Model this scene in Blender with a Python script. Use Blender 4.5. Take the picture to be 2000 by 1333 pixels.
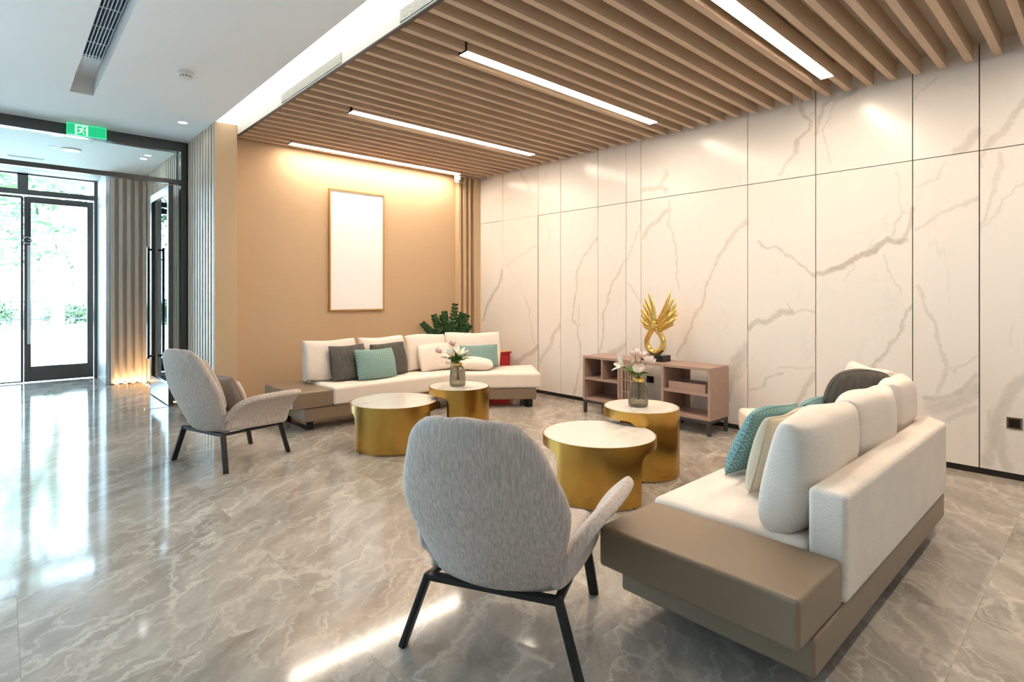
import bpy, bmesh, math, random
from mathutils import Vector, Matrix, Euler

random.seed(11)
scene = bpy.context.scene
COL = scene.collection
for o in list(bpy.data.objects):
    bpy.data.objects.remove(o)
R = math.radians

# ------------------------------------------------------------------ camera
YAW = 42.571
cam_d = bpy.data.cameras.new('camera')
cam_d.sensor_width = 36.0
cam_d.lens = 1088.6 / 2000 * 36.0
cam_d.shift_y = -(666.5 - 576.0) / 2000
cam_d.clip_start = 0.05
cam_d.clip_end = 300
cam = bpy.data.objects.new('camera', cam_d)
cam.location = (0, 0, 1.25)
cam.rotation_euler = (R(90), 0, R(-YAW))
COL.objects.link(cam)
scene.camera = cam

# ------------------------------------------------------------------ exposure, sky, sun
vs = scene.view_settings
vs.view_transform = 'Standard'
vs.look = 'None'
vs.exposure = 0.27
vs.gamma = 1.0
vs.use_curve_mapping = False
scene.display_settings.display_device = 'sRGB'

SKY = (0.56, 0.78, 1.0)
SKY_STRENGTH = 22.0
SUN_STRENGTH = 20.0
STRIP_STRENGTH = 52.0
COVE_STRENGTH = 1.7

world = bpy.data.worlds.new('sky')
world.use_nodes = True
scene.world = world
bg = world.node_tree.nodes['Background']
bg.inputs[0].default_value = SKY + (1,)
bg.inputs[1].default_value = SKY_STRENGTH

sun_d = bpy.data.lights.new('sun', 'SUN')
sun_d.energy = SUN_STRENGTH
sun_d.angle = R(2)
sun_d.color = (1, .96, .88)
sun = bpy.data.objects.new('sun', sun_d)
sun.rotation_euler = (R(38), 0, R(12))      # high, from behind the building
sun.location = (0, 0, 12)
COL.objects.link(sun)

# window portal: only guides sky sampling through the glazed front, gives off no light itself
por_d = bpy.data.lights.new('facade_portal', 'AREA')
por_d.shape = 'RECTANGLE'
por_d.size = 2.0
por_d.size_y = 3.0
por_d.cycles.is_portal = True
por = bpy.data.objects.new('facade_portal', por_d)
por.location = (.1, 10.62, 1.5)
por.rotation_euler = (R(-90), 0, 0)
COL.objects.link(por)
por2 = bpy.data.objects.new('side_window_portal', por_d.copy())
por2.data.size, por2.data.size_y = 3.6, 3.0
por2.location = (-2.7, 7.3, 1.5)
por2.rotation_euler = (R(-90), 0, 0)
COL.objects.link(por2)

# ------------------------------------------------------------------ helpers
def tag(o, label=None, cat=None, group=None, kind=None):
    if label: o['label'] = label
    if cat: o['category'] = cat
    if group: o['group'] = group
    if kind: o['kind'] = kind
    return o

def link(name, me, mat=None, parent=None):
    o = bpy.data.objects.new(name, me)
    COL.objects.link(o)
    if mat is not None and me is not None and not me.materials:
        me.materials.append(mat)
    if parent is not None:
        o.parent = parent
        if parent.get('_world'):
            o.matrix_parent_inverse = Matrix.Translation(parent.location).inverted()
    return o

def empty(name, loc=(0, 0, 0), rz=0.0, world=False):
    """Empty at a thing's base.  world=True: children are given in world coordinates."""
    o = bpy.data.objects.new(name, None)
    o.empty_display_size = .1
    o.location = loc
    o.rotation_euler = (0, 0, rz)
    COL.objects.link(o)
    if world:
        o['_world'] = 1
    return o

def copy_tree(o, parent=None):
    c = o.copy()
    COL.objects.link(c)
    if parent is not None:
        c.parent = parent
    for ch in [x for x in bpy.data.objects if x.parent == o]:
        copy_tree(ch, c)
    return c

def pydata(name, verts, faces, mat, parent=None, smooth=False, recalc=True):
    me = bpy.data.meshes.new(name)
    me.from_pydata([tuple(v) for v in verts], [], faces)
    if recalc:
        bm = bmesh.new(); bm.from_mesh(me)
        bmesh.ops.recalc_face_normals(bm, faces=bm.faces)
        bm.to_mesh(me); bm.free()
    if smooth:
        me.polygons.foreach_set('use_smooth', [True] * len(me.polygons))
    return link(name, me, mat, parent)

def bm_obj(name, bm, mat, parent=None, smooth=False):
    bmesh.ops.recalc_face_normals(bm, faces=bm.faces)
    me = bpy.data.meshes.new(name)
    bm.to_mesh(me); bm.free()
    if smooth:
        me.polygons.foreach_set('use_smooth', [True] * len(me.polygons))
    o = link(name, me, mat, parent)
    if smooth:
        m = o.modifiers.new('wn', 'WEIGHTED_NORMAL'); m.keep_sharp = False
    return o

def bm_box(bm, x0, x1, y0, y1, z0, z1, bevel=0.0, seg=2):
    r = bmesh.ops.create_cube(bm, size=1.0)
    vs_ = r['verts']
    bmesh.ops.scale(bm, vec=(abs(x1 - x0), abs(y1 - y0), abs(z1 - z0)), verts=vs_)
    bmesh.ops.translate(bm, vec=((x0 + x1) / 2, (y0 + y1) / 2, (z0 + z1) / 2), verts=vs_)
    if bevel > 0:
        es = list({e for v in vs_ for e in v.link_edges})
        bmesh.ops.bevel(bm, geom=es, offset=bevel, segments=seg, affect='EDGES', profile=.5)

def box(name, x0, x1, y0, y1, z0, z1, mat, parent=None, bevel=0.0, seg=2, smooth=None):
    bm = bmesh.new()
    bm_box(bm, x0, x1, y0, y1, z0, z1, bevel, seg)
    return bm_obj(name, bm, mat, parent, smooth=(bevel > 0 if smooth is None else smooth))

def boxes(name, lst, mat, parent=None, bevel=0.0):
    bm = bmesh.new()
    for b in lst:
        bm_box(bm, *b, bevel=bevel)
    return bm_obj(name, bm, mat, parent, smooth=bevel > 0)

def prism(name, pts, z0, z1, mat, parent=None, bevel=0.0, seg=3):
    bm = bmesh.new()
    lo = [bm.verts.new((p[0], p[1], z0)) for p in pts]
    hi = [bm.verts.new((p[0], p[1], z1)) for p in pts]
    n = len(pts)
    bm.faces.new(lo); bm.faces.new(hi)
    for i in range(n):
        bm.faces.new((lo[i], lo[(i + 1) % n], hi[(i + 1) % n], hi[i]))
    bmesh.ops.recalc_face_normals(bm, faces=bm.faces)
    if bevel > 0:
        bmesh.ops.bevel(bm, geom=bm.edges[:], offset=bevel, segments=seg, affect='EDGES', profile=.5)
    return bm_obj(name, bm, mat, parent, smooth=bevel > 0)

def lathe_geo(prof, n=32, cap=True):
    v, f = [], []
    for r, z in prof:
        for k in range(n):
            a = 2 * math.pi * k / n
            v.append((r * math.cos(a), r * math.sin(a), z))
    for i in range(len(prof) - 1):
        for k in range(n):
            k2 = (k + 1) % n
            f.append((i * n + k, i * n + k2, (i + 1) * n + k2, (i + 1) * n + k))
    if cap:
        f.append(tuple(range(n - 1, -1, -1)))
        f.append(tuple((len(prof) - 1) * n + k for k in range(n)))
    return v, f

def lathe(name, prof, mat, parent=None, n=32, loc=(0, 0, 0), smooth=True, cap=True):
    v, f = lathe_geo(prof, n, cap)
    v = [(x + loc[0], y + loc[1], z + loc[2]) for x, y, z in v]
    o = pydata(name, v, f, mat, parent, smooth=smooth)
    if smooth:
        m = o.modifiers.new('wn', 'WEIGHTED_NORMAL'); m.keep_sharp = False
        o.data.set_sharp_from_angle(angle=R(40))
        m.keep_sharp = True
    return o

def tube_geo(pts, r1, r2=None, axis=None, n=8):
    """Swept tube.  r1/r2: radius (number or list) in-plane / along 'axis'."""
    P = [Vector(p) for p in pts]
    m = len(P)
    r1 = r1 if isinstance(r1, (list, tuple)) else [r1] * m
    r2 = r1 if r2 is None else (r2 if isinstance(r2, (list, tuple)) else [r2] * m)
    v, f = [], []
    for i, p in enumerate(P):
        t = (P[min(i + 1, m - 1)] - P[max(i - 1, 0)]).normalized()
        ax = Vector(axis) if axis else (Vector((0, 0, 1)) if abs(t.z) < .9 else Vector((1, 0, 0)))
        n1 = t.cross(ax)
        if n1.length < 1e-5: n1 = t.orthogonal()
        n1.normalize()
        n2 = n1.cross(t).normalized()
        for k in range(n):
            a = 2 * math.pi * k / n
            v.append(p + n1 * (math.cos(a) * r1[i]) + n2 * (math.sin(a) * r2[i]))
    for i in range(m - 1):
        for k in range(n):
            k2 = (k + 1) % n
            f.append((i * n + k, i * n + k2, (i + 1) * n + k2, (i + 1) * n + k))
    f.append(tuple(range(n - 1, -1, -1)))
    f.append(tuple((m - 1) * n + k for k in range(n)))
    return v, f

def tube(name, pts, r1, mat, parent=None, r2=None, axis=None, n=8):
    v, f = tube_geo(pts, r1, r2, axis, n)
    return pydata(name, v, f, mat, parent, smooth=True)

def merge_geo(lst):
    V, F = [], []
    for v, f in lst:
        b = len(V)
        V += [tuple(x) for x in v]
        F += [tuple(i + b for i in q) for q in f]
    return V, F

def smooth_path(pts, k=4):
    """Catmull-Rom resampling"""
    P = [Vector(p) for p in pts]
    P = [P[0] * 2 - P[1]] + P + [P[-1] * 2 - P[-2]]
    out = []
    for i in range(1, len(P) - 2):
        for j in range(k):
            t = j / k
            a, b, c, d = P[i - 1], P[i], P[i + 1], P[i + 2]
            out.append(.5 * ((2 * b) + (c - a) * t + (2 * a - 5 * b + 4 * c - d) * t * t + (3 * b - a - 3 * c + d) * t ** 3))
    out.append(P[-2])
    return out

def lerp_list(vals, n):
    out = []
    for i in range(n):
        t = i / (n - 1) * (len(vals) - 1)
        k = min(int(t), len(vals) - 2)
        out.append(vals[k] + (vals[k + 1] - vals[k]) * (t - k))
    return out

# ------------------------------------------------------------------ materials
class NT:
    """Short-hand for building node materials"""
    def __init__(self, name):
        self.m = bpy.data.materials.new(name)
        self.m.use_nodes = True
        self.t = self.m.node_tree
        self.b = self.t.nodes['Principled BSDF']
    def n(self, kind, **kw):
        nd = self.t.nodes.new(kind)
        for k, v in kw.items():
            setattr(nd, k, v)
        return nd
    def l(self, a, b):
        self.t.links.new(a, b)
    def coord(self, scale=(1, 1, 1), rot=(0, 0, 0), rnd=False):
        tc = self.n('ShaderNodeTexCoord')
        mp = self.n('ShaderNodeMapping')
        mp.inputs['Scale'].default_value = scale
        mp.inputs['Rotation'].default_value = rot
        src = tc.outputs['Object']
        if rnd:
            oi = self.n('ShaderNodeObjectInfo')
            sc = self.n('ShaderNodeVectorMath', operation='SCALE')
            sc.inputs[0].default_value = (37.0, 53.0, 29.0)
            self.l(oi.outputs['Random'], sc.inputs['Scale'])
            ad = self.n('ShaderNodeVectorMath', operation='ADD')
            self.l(src, ad.inputs[0]); self.l(sc.outputs[0], ad.inputs[1])
            src = ad.outputs[0]
        self.l(src, mp.inputs['Vector'])
        return mp.outputs['Vector']
    def noise(self, vec, scale, detail=4, rough=.55, dist=0.0):
        nd = self.n('ShaderNodeTexNoise')
        nd.inputs['Scale'].default_value = scale
        nd.inputs['Detail'].default_value = detail
        nd.inputs['Roughness'].default_value = rough
        nd.inputs['Distortion'].default_value = dist
        if vec is not None: self.l(vec, nd.inputs['Vector'])
        return nd
    def math(self, op, a, b=None, clamp=False):
        nd = self.n('ShaderNodeMath', operation=op)
        nd.use_clamp = clamp
        for i, x in enumerate((a, b)):
            if x is None: continue
            if isinstance(x, (int, float)): nd.inputs[i].default_value = x
            else: self.l(x, nd.inputs[i])
        return nd.outputs[0]
    def maprange(self, v, a, b, c, d, smooth=False):
        nd = self.n('ShaderNodeMapRange')
        if smooth: nd.interpolation_type = 'SMOOTHSTEP'
        for i, x in zip((1, 2, 3, 4), (a, b, c, d)): nd.inputs[i].default_value = x
        self.l(v, nd.inputs[0])
        return nd.outputs[0]
    def mix(self, fac, a, b, blend='MIX'):
        nd = self.n('ShaderNodeMix', data_type='RGBA', blend_type=blend)
        for sock, x in ((nd.inputs[0], fac), (nd.inputs[6], a), (nd.inputs[7], b)):
            if isinstance(x, (int, float)): sock.default_value = x
            elif isinstance(x, tuple): sock.default_value = x + (1,) if len(x) == 3 else x
            else: self.l(x, sock)
        return nd.outputs[2]
    def bump(self, h, strength=.2, dist=.01):
        nd = self.n('ShaderNodeBump')
        nd.inputs['Strength'].default_value = strength
        nd.inputs['Distance'].default_value = dist
        self.l(h, nd.inputs['Height'])
        self.l(nd.outputs[0], self.b.inputs['Normal'])
    def set(self, color=None, rough=None, metal=None, spec=None, **kw):
        b = self.b
        if color is not None:
            if isinstance(color, tuple): b.inputs['Base Color'].default_value = color + (1,)
            else: self.l(color, b.inputs['Base Color'])
        if rough is not None:
            if isinstance(rough, (int, float)): b.inputs['Roughness'].default_value = rough
            else: self.l(rough, b.inputs['Roughness'])
        if metal is not None: b.inputs['Metallic'].default_value = metal
        if spec is not None: b.inputs['Specular IOR Level'].default_value = spec
        for k, v in kw.items():
            b.inputs[k.replace('_', ' ')].default_value = v
        return self.m

def plain(name, color, rough=.5, metal=0.0, spec=.5, var=.06, scale=6.0):
    m = NT(name)
    v = m.coord()
    nz = m.noise(v, scale, 3)
    lo = tuple(c * (1 - var) for c in color)
    hi = tuple(min(1, c * (1 + var)) for c in color)
    return m.set(m.mix(nz.outputs[0], lo, hi), rough, metal, spec)

def fabric(name, color, var=.1, scale=260, bump=.35, streak=None, rough=.9, spec=.2):
    m = NT(name)
    v = m.coord(streak if streak else (1, 1, 1))
    nz = m.noise(v, 1.0 if streak else 5.0, 5)
    lo = tuple(c * (1 - var) for c in color)
    hi = tuple(min(1, c * (1 + var)) for c in color)
    fac = m.maprange(nz.outputs[0], .3, .7, 0, 1)
    m.set(m.mix(fac, lo, hi), rough, 0, spec)
    v2 = m.coord((scale, scale, scale))
    w = m.n('ShaderNodeTexVoronoi')
    w.inputs['Scale'].default_value = 1.0
    m.l(v2, w.inputs['Vector'])
    m.bump(w.outputs['Distance'], bump, .002)
    return m.m

def emis(name, color, strength):
    m = NT(name)
    m.set((.9, .9, .9), .5)
    m.b.inputs['Emission Color'].default_value = color + (1,)
    m.b.inputs['Emission Strength'].default_value = strength
    return m.m

def lit_sign(name, color, strength):
    m = NT(name)
    m.set(color, .3)
    m.b.inputs['Emission Color'].default_value = color + (1,)
    m.b.inputs['Emission Strength'].default_value = strength
    return m.m

def wood(name, c1, c2, axis='x', rough=.5, freq=14):
    m = NT(name)
    sc = {'x': (1.2, freq, freq), 'y': (freq, 1.2, freq), 'z': (freq, freq, 1.2)}[axis]
    v = m.coord(sc, rnd=True)
    nz = m.noise(v, 2.5, 5, .6, .6)
    fac = m.maprange(nz.outputs[0], .3, .7, 0, 1)
    m.set(m.mix(fac, c1, c2), rough, 0, .35)
    m.bump(nz.outputs[0], .05, .002)
    return m.m

def thin_glass(name, tint=(.93, .97, .96), refl=1.0):
    m = bpy.data.materials.new(name)
    m.use_nodes = True
    t = m.node_tree
    t.nodes.clear()
    out = t.nodes.new('ShaderNodeOutputMaterial')
    tr = t.nodes.new('ShaderNodeBsdfTransparent'); tr.inputs[0].default_value = tint + (1,)
    gl = t.nodes.new('ShaderNodeBsdfGlossy'); gl.inputs['Roughness'].default_value = .01
    fr = t.nodes.new('ShaderNodeFresnel'); fr.inputs[0].default_value = 1.45
    mx = t.nodes.new('ShaderNodeMixShader')
    t.links.new(fr.outputs[0], mx.inputs[0])
    t.links.new(tr.outputs[0], mx.inputs[1]); t.links.new(gl.outputs[0], mx.inputs[2])
    t.links.new(mx.outputs[0], out.inputs[0])
    return m

M = {}
M['plaster'] = plain('white_plaster', (.85, .86, .87), .7, var=.015)
M['grout'] = plain('grout', (.40, .36, .32), .5)
M['tan_wall'] = fabric('tan_wallpaper', (.55, .39, .245), .012, 500, .12, streak=(3, 3, 60), rough=.65, spec=.25)
M['tan_panel'] = plain('tan_laminate', (.58, .42, .26), .5, var=.02)
M['slat'] = wood('beige_oak_slat', (.54, .40, .275), (.61, .46, .325), 'x', .55)
M['flute'] = plain('fluted_laminate', (.63, .525, .43), .4, var=.03)
M['backing'] = plain('slat_backing', (.50, .44, .35), .8)
M['dark_joint'] = plain('dark_joint', (.02, .018, .016), .5)
M['bronze'] = plain('dark_bronze_metal', (.11, .105, .10), .25, .9, var=.1)
M['steel'] = plain('brushed_steel', (.62, .64, .66), .2, 1.0, var=.05)
M['black_metal'] = plain('black_powder_metal', (.018, .019, .02), .4, .3)
M['graphite'] = plain('graphite_metal', (.06, .06, .06), .45, .4)
M['white_plastic'] = plain('white_plastic', (.82, .82, .82), .4, var=.01)
M['dark_vent'] = plain('dark_vent_cavity', (.05, .065, .09), .8)
M['grille_paint'] = plain('pale_grille_paint', (.62, .68, .74), .4)
M['cream_paint'] = plain('cream_paint', (.74, .70, .62), .6, var=.02)
M['cove'] = emis('cove_diffuser', (1, .95, .86), COVE_STRENGTH)
M['strip'] = emis('strip_diffuser', (1, .84, .67), STRIP_STRENGTH)
M['glass'] = thin_glass('clear_glass')
M['black_gloss'] = plain('black_gloss', (.01, .01, .01), .15)

# --- veined marble panels: every panel carries its own vein segments (wall coordinates)
VEINS = [
    (0.011, 0.6, [(1.84, 2.9), (1.81, 2.79), (1.75, 2.71), (1.77, 2.65), (1.86, 2.56)]),
    (0.02, 0.6, [(1.86, 2.56), (1.88, 2.48)]),
    (0.009, 0.5, [(1.88, 2.48), (1.94, 2.4), (2.01, 2.29)]),
    (0.004, 0.4, [(1.72, 2.79), (1.77, 2.74)]),
    (0.013, 0.55, [(1.7, 2.6), (1.69, 2.71), (1.66, 2.82), (1.6, 2.86)]),
    (0.023, 0.5, [(1.6, 2.86), (1.55, 2.84), (1.48, 2.88), (1.43, 2.89)]),
    (0.004, 0.4, [(1.56, 2.82), (1.61, 2.72), (1.65, 2.62), (1.63, 2.51), (1.61, 2.32)]),
    (0.004, 0.3, [(1.7, 2.65), (1.65, 2.62)]),
    (0.004, 0.35, [(1.03, 2.71), (0.89, 2.84)]),
    (0.022, 0.4, [(0.78, 2.28), (0.73, 2.28), (0.7, 2.33), (0.67, 2.39)]),
    (0.019, 0.45, [(0.43, 2.55), (0.46, 2.49), (0.5, 2.43), (0.54, 2.35), (0.58, 2.32), (0.62, 2.26)]),
    (0.005, 0.35, [(0.63, 2.24), (0.65, 2.13)]),
    (0.01, 0.4, [(0.54, 2.21), (0.55, 2.09), (0.58, 1.97), (0.62, 1.87)]),
    (0.005, 0.45, [(0.62, 1.87), (0.63, 1.78), (0.65, 1.74)]),
    (0.005, 0.35, [(0.43, 2.0), (0.47, 1.98), (0.52, 1.91), (0.58, 1.79), (0.65, 1.7)]),
    (0.006, 0.3, [(0.84, 2.2), (0.89, 2.12), (1.01, 2.05)]),
    (0.009, 0.4, [(0.67, 1.92), (0.78, 1.89), (0.86, 1.86), (0.94, 1.8), (1.03, 1.73)]),
    (0.019, 0.75, [(1.7, 1.42), (1.65, 1.42), (1.58, 1.46)]),
    (0.021, 0.8, [(1.58, 1.46), (1.5, 1.49), (1.41, 1.56), (1.33, 1.58), (1.27, 1.62), (1.21, 1.68), (1.16, 1.66), (1.11, 1.66)]),
    (0.012, 0.6, [(1.11, 1.66), (1.07, 1.76), (1.05, 1.89)]),
    (0.005, 0.45, [(1.19, 1.7), (1.16, 1.8), (1.11, 1.88), (1.06, 1.85)]),
    (0.004, 0.3, [(1.11, 1.88), (1.13, 2.03), (1.15, 2.19)]),
    (0.004, 0.35, [(1.33, 1.6), (1.31, 1.68)]),
    (0.008, 0.55, [(2.19, 1.74), (2.12, 1.67), (2.04, 1.68), (1.97, 1.61), (1.89, 1.55), (1.79, 1.48), (1.72, 1.39)]),
    (0.012, 0.4, [(2.29, 1.94), (2.42, 1.82), (2.46, 1.74), (2.54, 1.63), (2.59, 1.57)]),
    (0.021, 0.6, [(2.28, 0.94), (2.2, 1.02), (2.15, 1.01), (2.04, 1.06), (2.0, 1.11), (1.91, 1.11)]),
    (0.007, 0.45, [(1.91, 1.11), (1.81, 1.12), (1.72, 1.1)]),
    (0.004, 0.4, [(1.91, 1.11), (1.93, 1.17)]),
    (0.051, 0.5, [(2.29, 0.77), (2.4, 0.62), (2.44, 0.5)]),
    (0.029, 0.5, [(2.44, 0.5), (2.46, 0.39), (2.48, 0.27)]),
    (0.019, 0.35, [(2.29, 0.63), (2.4, 0.46)]),
    (0.006, 0.5, [(2.27, 0.38), (2.15, 0.41), (2.11, 0.52), (1.99, 0.56)]),
    (0.019, 0.5, [(1.72, 0.58), (1.8, 0.47), (1.83, 0.4), (1.87, 0.29)]),
    (0.004, 0.3, [(2.02, 0.61), (1.73, 0.63)]),
    (0.008, 0.6, [(1.05, 1.17), (1.1, 1.06), (1.11, 0.97), (1.19, 0.86), (1.21, 0.78), (1.28, 0.72), (1.31, 0.67)]),
    (0.004, 0.35, [(1.22, 1.55), (1.18, 1.4), (1.12, 1.26)]),
    (0.004, 0.3, [(1.43, 1.48), (1.5, 1.37)]),
    (0.007, 0.42, [(1.02, 1.32), (0.97, 1.17), (0.91, 1.05), (0.9, 0.95), (0.86, 0.83), (0.84, 0.73), (0.87, 0.63), (0.9, 0.53)]),
    (0.004, 0.35, [(0.68, 0.83), (0.73, 0.77), (0.8, 0.71), (0.84, 0.73)]),
    (0.015, 0.55, [(0.96, 0.48), (0.87, 0.5), (0.77, 0.55), (0.72, 0.63), (0.67, 0.69)]),
    (0.045, 0.38, [(0.92, 0.42), (0.82, 0.46), (0.74, 0.51), (0.68, 0.6)]),
    (0.015, 0.4, [(0.83, 0.35), (0.74, 0.42), (0.67, 0.45)]),
    (0.031, 0.45, [(0.43, 0.68), (0.49, 0.6), (0.53, 0.5), (0.57, 0.39), (0.59, 0.27), (0.62, 0.09)]),
    (0.007, 0.4, [(0.6, 0.46), (0.61, 0.34)]),
    (0.024, 0.4, [(0.55, 0.34), (0.54, 0.24), (0.55, 0.18), (0.52, 0.1), (0.5, 0.04)]),
    (0.003, 0.25, [(0.49, 1.05), (0.48, 0.9)]),
    (0.021, 0.6, [(5.68, 1.57), (5.74, 1.38), (5.88, 1.24), (6.0, 1.06), (6.08, 0.89)]),
    (0.027, 0.3, [(5.3, 2.83), (5.21, 2.73), (5.15, 2.63)]),
    (0.007, 0.2, [(5.63, 2.5), (5.25, 2.61)]),
    (0.008, 0.3, [(5.02, 1.88), (5.21, 1.81), (5.45, 1.71), (5.59, 1.62)]),
    (0.008, 0.35, [(5.23, 1.24), (5.15, 1.05), (5.1, 0.81), (5.07, 0.63)]),
    (0.029, 0.55, [(5.0, 0.58), (5.08, 0.51), (5.25, 0.45), (5.37, 0.34)]),
    (0.016, 0.2, [(4.94, 2.62), (4.83, 2.76)]),
    (0.008, 0.25, [(4.8, 2.09), (4.77, 1.89), (4.94, 1.77)]),
    (0.022, 0.45, [(4.61, 0.89), (4.7, 0.8), (4.74, 0.65), (4.85, 0.53), (4.94, 0.41)]),
    (0.012, 0.5, [(4.03, 1.9), (4.15, 1.77), (4.23, 1.71), (4.33, 1.53), (4.34, 1.32), (4.41, 1.09), (4.41, 0.96), (4.33, 0.84), (4.29, 0.68), (4.29, 0.41), (4.38, 0.06)]),
    (0.008, 0.4, [(4.31, 1.11), (4.31, 0.88)]),
    (0.011, 0.5, [(3.64, 1.62), (3.75, 1.49), (3.82, 1.36), (3.87, 1.24), (3.95, 1.02), (3.96, 0.72), (4.0, 0.59)]),
    (0.025, 0.5, [(3.64, 0.72), (3.75, 0.63), (3.86, 0.6)]),
    (0.008, 0.4, [(3.46, 1.99), (3.56, 1.75), (3.61, 1.62)]),
    (0.01, 0.35, [(3.6, 1.37), (3.5, 1.26), (3.45, 1.18)]),
    (0.018, 0.4, [(3.13, 2.49), (3.19, 2.39), (3.15, 2.31)]),
    (0.022, 0.45, [(3.42, 2.37), (3.21, 2.35), (3.14, 2.33)]),
    (0.005, 0.3, [(2.39, 2.37), (2.36, 2.27)]),
    (0.018, 0.5, [(3.13, 2.11), (3.23, 2.03), (3.36, 1.95), (3.42, 1.85)]),
    (0.007, 0.42, [(3.1, 2.21), (3.11, 2.0), (3.04, 1.76), (3.01, 1.61), (3.02, 1.47), (3.0, 1.31)]),
    (0.009, 0.5, [(2.3, 1.92), (2.44, 1.8), (2.54, 1.64), (2.61, 1.53), (2.69, 1.38), (2.73, 1.17), (2.85, 0.98), (2.91, 0.83), (3.01, 0.63)]),
]


def marble_panel(name, segs, seed):
    m = NT(name)
    v = m.coord()
    nz = m.noise(v, 6.0, 8, .72)
    sub = m.n('ShaderNodeVectorMath', operation='SUBTRACT')
    m.l(nz.outputs['Color'], sub.inputs[0]); sub.inputs[1].default_value = (.5, .5, .5)
    sc = m.n('ShaderNodeVectorMath', operation='SCALE'); sc.inputs['Scale'].default_value = .13
    m.l(sub.outputs[0], sc.inputs[0])
    ad = m.n('ShaderNodeVectorMath', operation='ADD')
    m.l(v, ad.inputs[0]); m.l(sc.outputs[0], ad.inputs[1])
    mu = m.n('ShaderNodeVectorMath', operation='MULTIPLY')
    m.l(ad.outputs[0], mu.inputs[0]); mu.inputs[1].default_value = (0, 1, 1)
    P = mu.outputs[0]
    mask = None
    for (a, b, w, st) in segs:
        A = Vector((0, a[0], a[1])); B = Vector((0, b[0], b[1])); BA = B - A
        s1 = m.n('ShaderNodeVectorMath', operation='SUBTRACT')
        m.l(P, s1.inputs[0]); s1.inputs[1].default_value = A
        dt = m.n('ShaderNodeVectorMath', operation='DOT_PRODUCT')
        m.l(s1.outputs[0], dt.inputs[0]); dt.inputs[1].default_value = BA / max(BA.length_squared, 1e-6)
        h = m.math('ADD', dt.outputs['Value'], 0.0, clamp=True)
        s2 = m.n('ShaderNodeVectorMath', operation='SCALE'); s2.inputs[0].default_value = BA
        m.l(h, s2.inputs['Scale'])
        ds = m.n('ShaderNodeVectorMath', operation='DISTANCE')
        m.l(s1.outputs[0], ds.inputs[0]); m.l(s2.outputs[0], ds.inputs[1])
        k = m.maprange(ds.outputs['Value'], w * .5, w * 1.5 + .007, st * (1.05 if w > .02 else .9), 0, smooth=True)
        mask = k if mask is None else m.math('MAXIMUM', mask, k)
    # faint general clouding and hair veins
    v2 = m.coord((1, 1, .6), (R(35), 0, 0))
    n2 = m.noise(v2, 1.1, 8, .6, .8)
    hair = m.maprange(m.math('ABSOLUTE', m.math('SUBTRACT', n2.outputs[0], .5)), 0, .012, .16, 0)
    n3 = m.noise(v, 1.3, 3)
    hair = m.math('MULTIPLY', hair, m.maprange(n3.outputs[0], .45, .65, 0, 1))
    mott = m.maprange(m.noise(v, 14.0, 5, .7).outputs[0], .3, .7, .65, 1.15)
    if mask is None: mask = hair
    else: mask = m.math('MAXIMUM', m.math('MULTIPLY', mask, mott), hair)
    base = m.mix(n3.outputs[0], (.80, .745, .685), (.84, .795, .75))
    col = m.mix(mask, base, (.47, .42, .345))
    m.set(col, .22, 0, .45)
    return m.m

def stone_floor():
    m = NT('grey_marble_tile')
    v = m.coord((1, 1, 1), (0, 0, R(-40)), rnd=True)
    w = m.noise(v, 2.6, 6, .68)
    w2 = m.noise(v, 11.0, 5, .65)
    def warp(noise_out, amt, src):
        sb = m.n('ShaderNodeVectorMath', operation='SUBTRACT'); sb.inputs[1].default_value = (.5, .5, .5)
        m.l(noise_out, sb.inputs[0])
        sc = m.n('ShaderNodeVectorMath', operation='SCALE'); sc.inputs['Scale'].default_value = amt
        m.l(sb.outputs[0], sc.inputs[0])
        ad = m.n('ShaderNodeVectorMath', operation='ADD')
        m.l(src, ad.inputs[0]); m.l(sc.outputs[0], ad.inputs[1])
        return ad.outputs[0]
    q = warp(w2.outputs['Color'], .07, warp(w.outputs['Color'], .30, v))
    mp = m.n('ShaderNodeMapping'); mp.inputs['Scale'].default_value = (.55, 1.55, 1)
    m.l(q, mp.inputs['Vector'])
    p = mp.outputs['Vector']
    def cracks(scale, width, off):
        vo = m.n('ShaderNodeTexVoronoi', feature='DISTANCE_TO_EDGE')
        vo.inputs['Scale'].default_value = scale
        m.l(p, vo.inputs['Vector'])
        k = m.maprange(vo.outputs['Distance'], 0, width, 1, 0, True)
        gate = m.noise(v, off, 3)
        return m.math('MULTIPLY', k, m.maprange(gate.outputs[0], .40, .56, 0, 1))
    c1 = cracks(2.3, .045, 2.3)
    c2 = m.math('MULTIPLY', cracks(5.5, .07, 3.7), .7)
    mp2 = m.n('ShaderNodeMapping'); mp2.inputs['Scale'].default_value = (.8, 5.5, 1)
    m.l(warp(w.outputs['Color'], .25, v), mp2.inputs['Vector'])
    streak = m.noise(mp2.outputs['Vector'], 1.6, 7, .68)
    cloud = m.noise(p, 2.4, 8, .72)
    vein = m.math('MAXIMUM', m.math('MAXIMUM', c1, c2), m.maprange(streak.outputs[0], .55, .70, 0, .6, True))
    mixf = m.math('ADD', m.math('MULTIPLY', cloud.outputs[0], .6), m.math('MULTIPLY', streak.outputs[0], .4))
    base = m.mix(m.maprange(mixf, .38, .62, 0, 1), (.27, .235, .20), (.50, .445, .385))
    col = m.mix(m.math('MULTIPLY', vein, .42), base, (.80, .73, .64))
    rg = m.maprange(cloud.outputs[0], .3, .7, .07, .11)
    m.set(col, rg, 0, .55)
    return m.m
M['floor'] = stone_floor()
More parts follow.
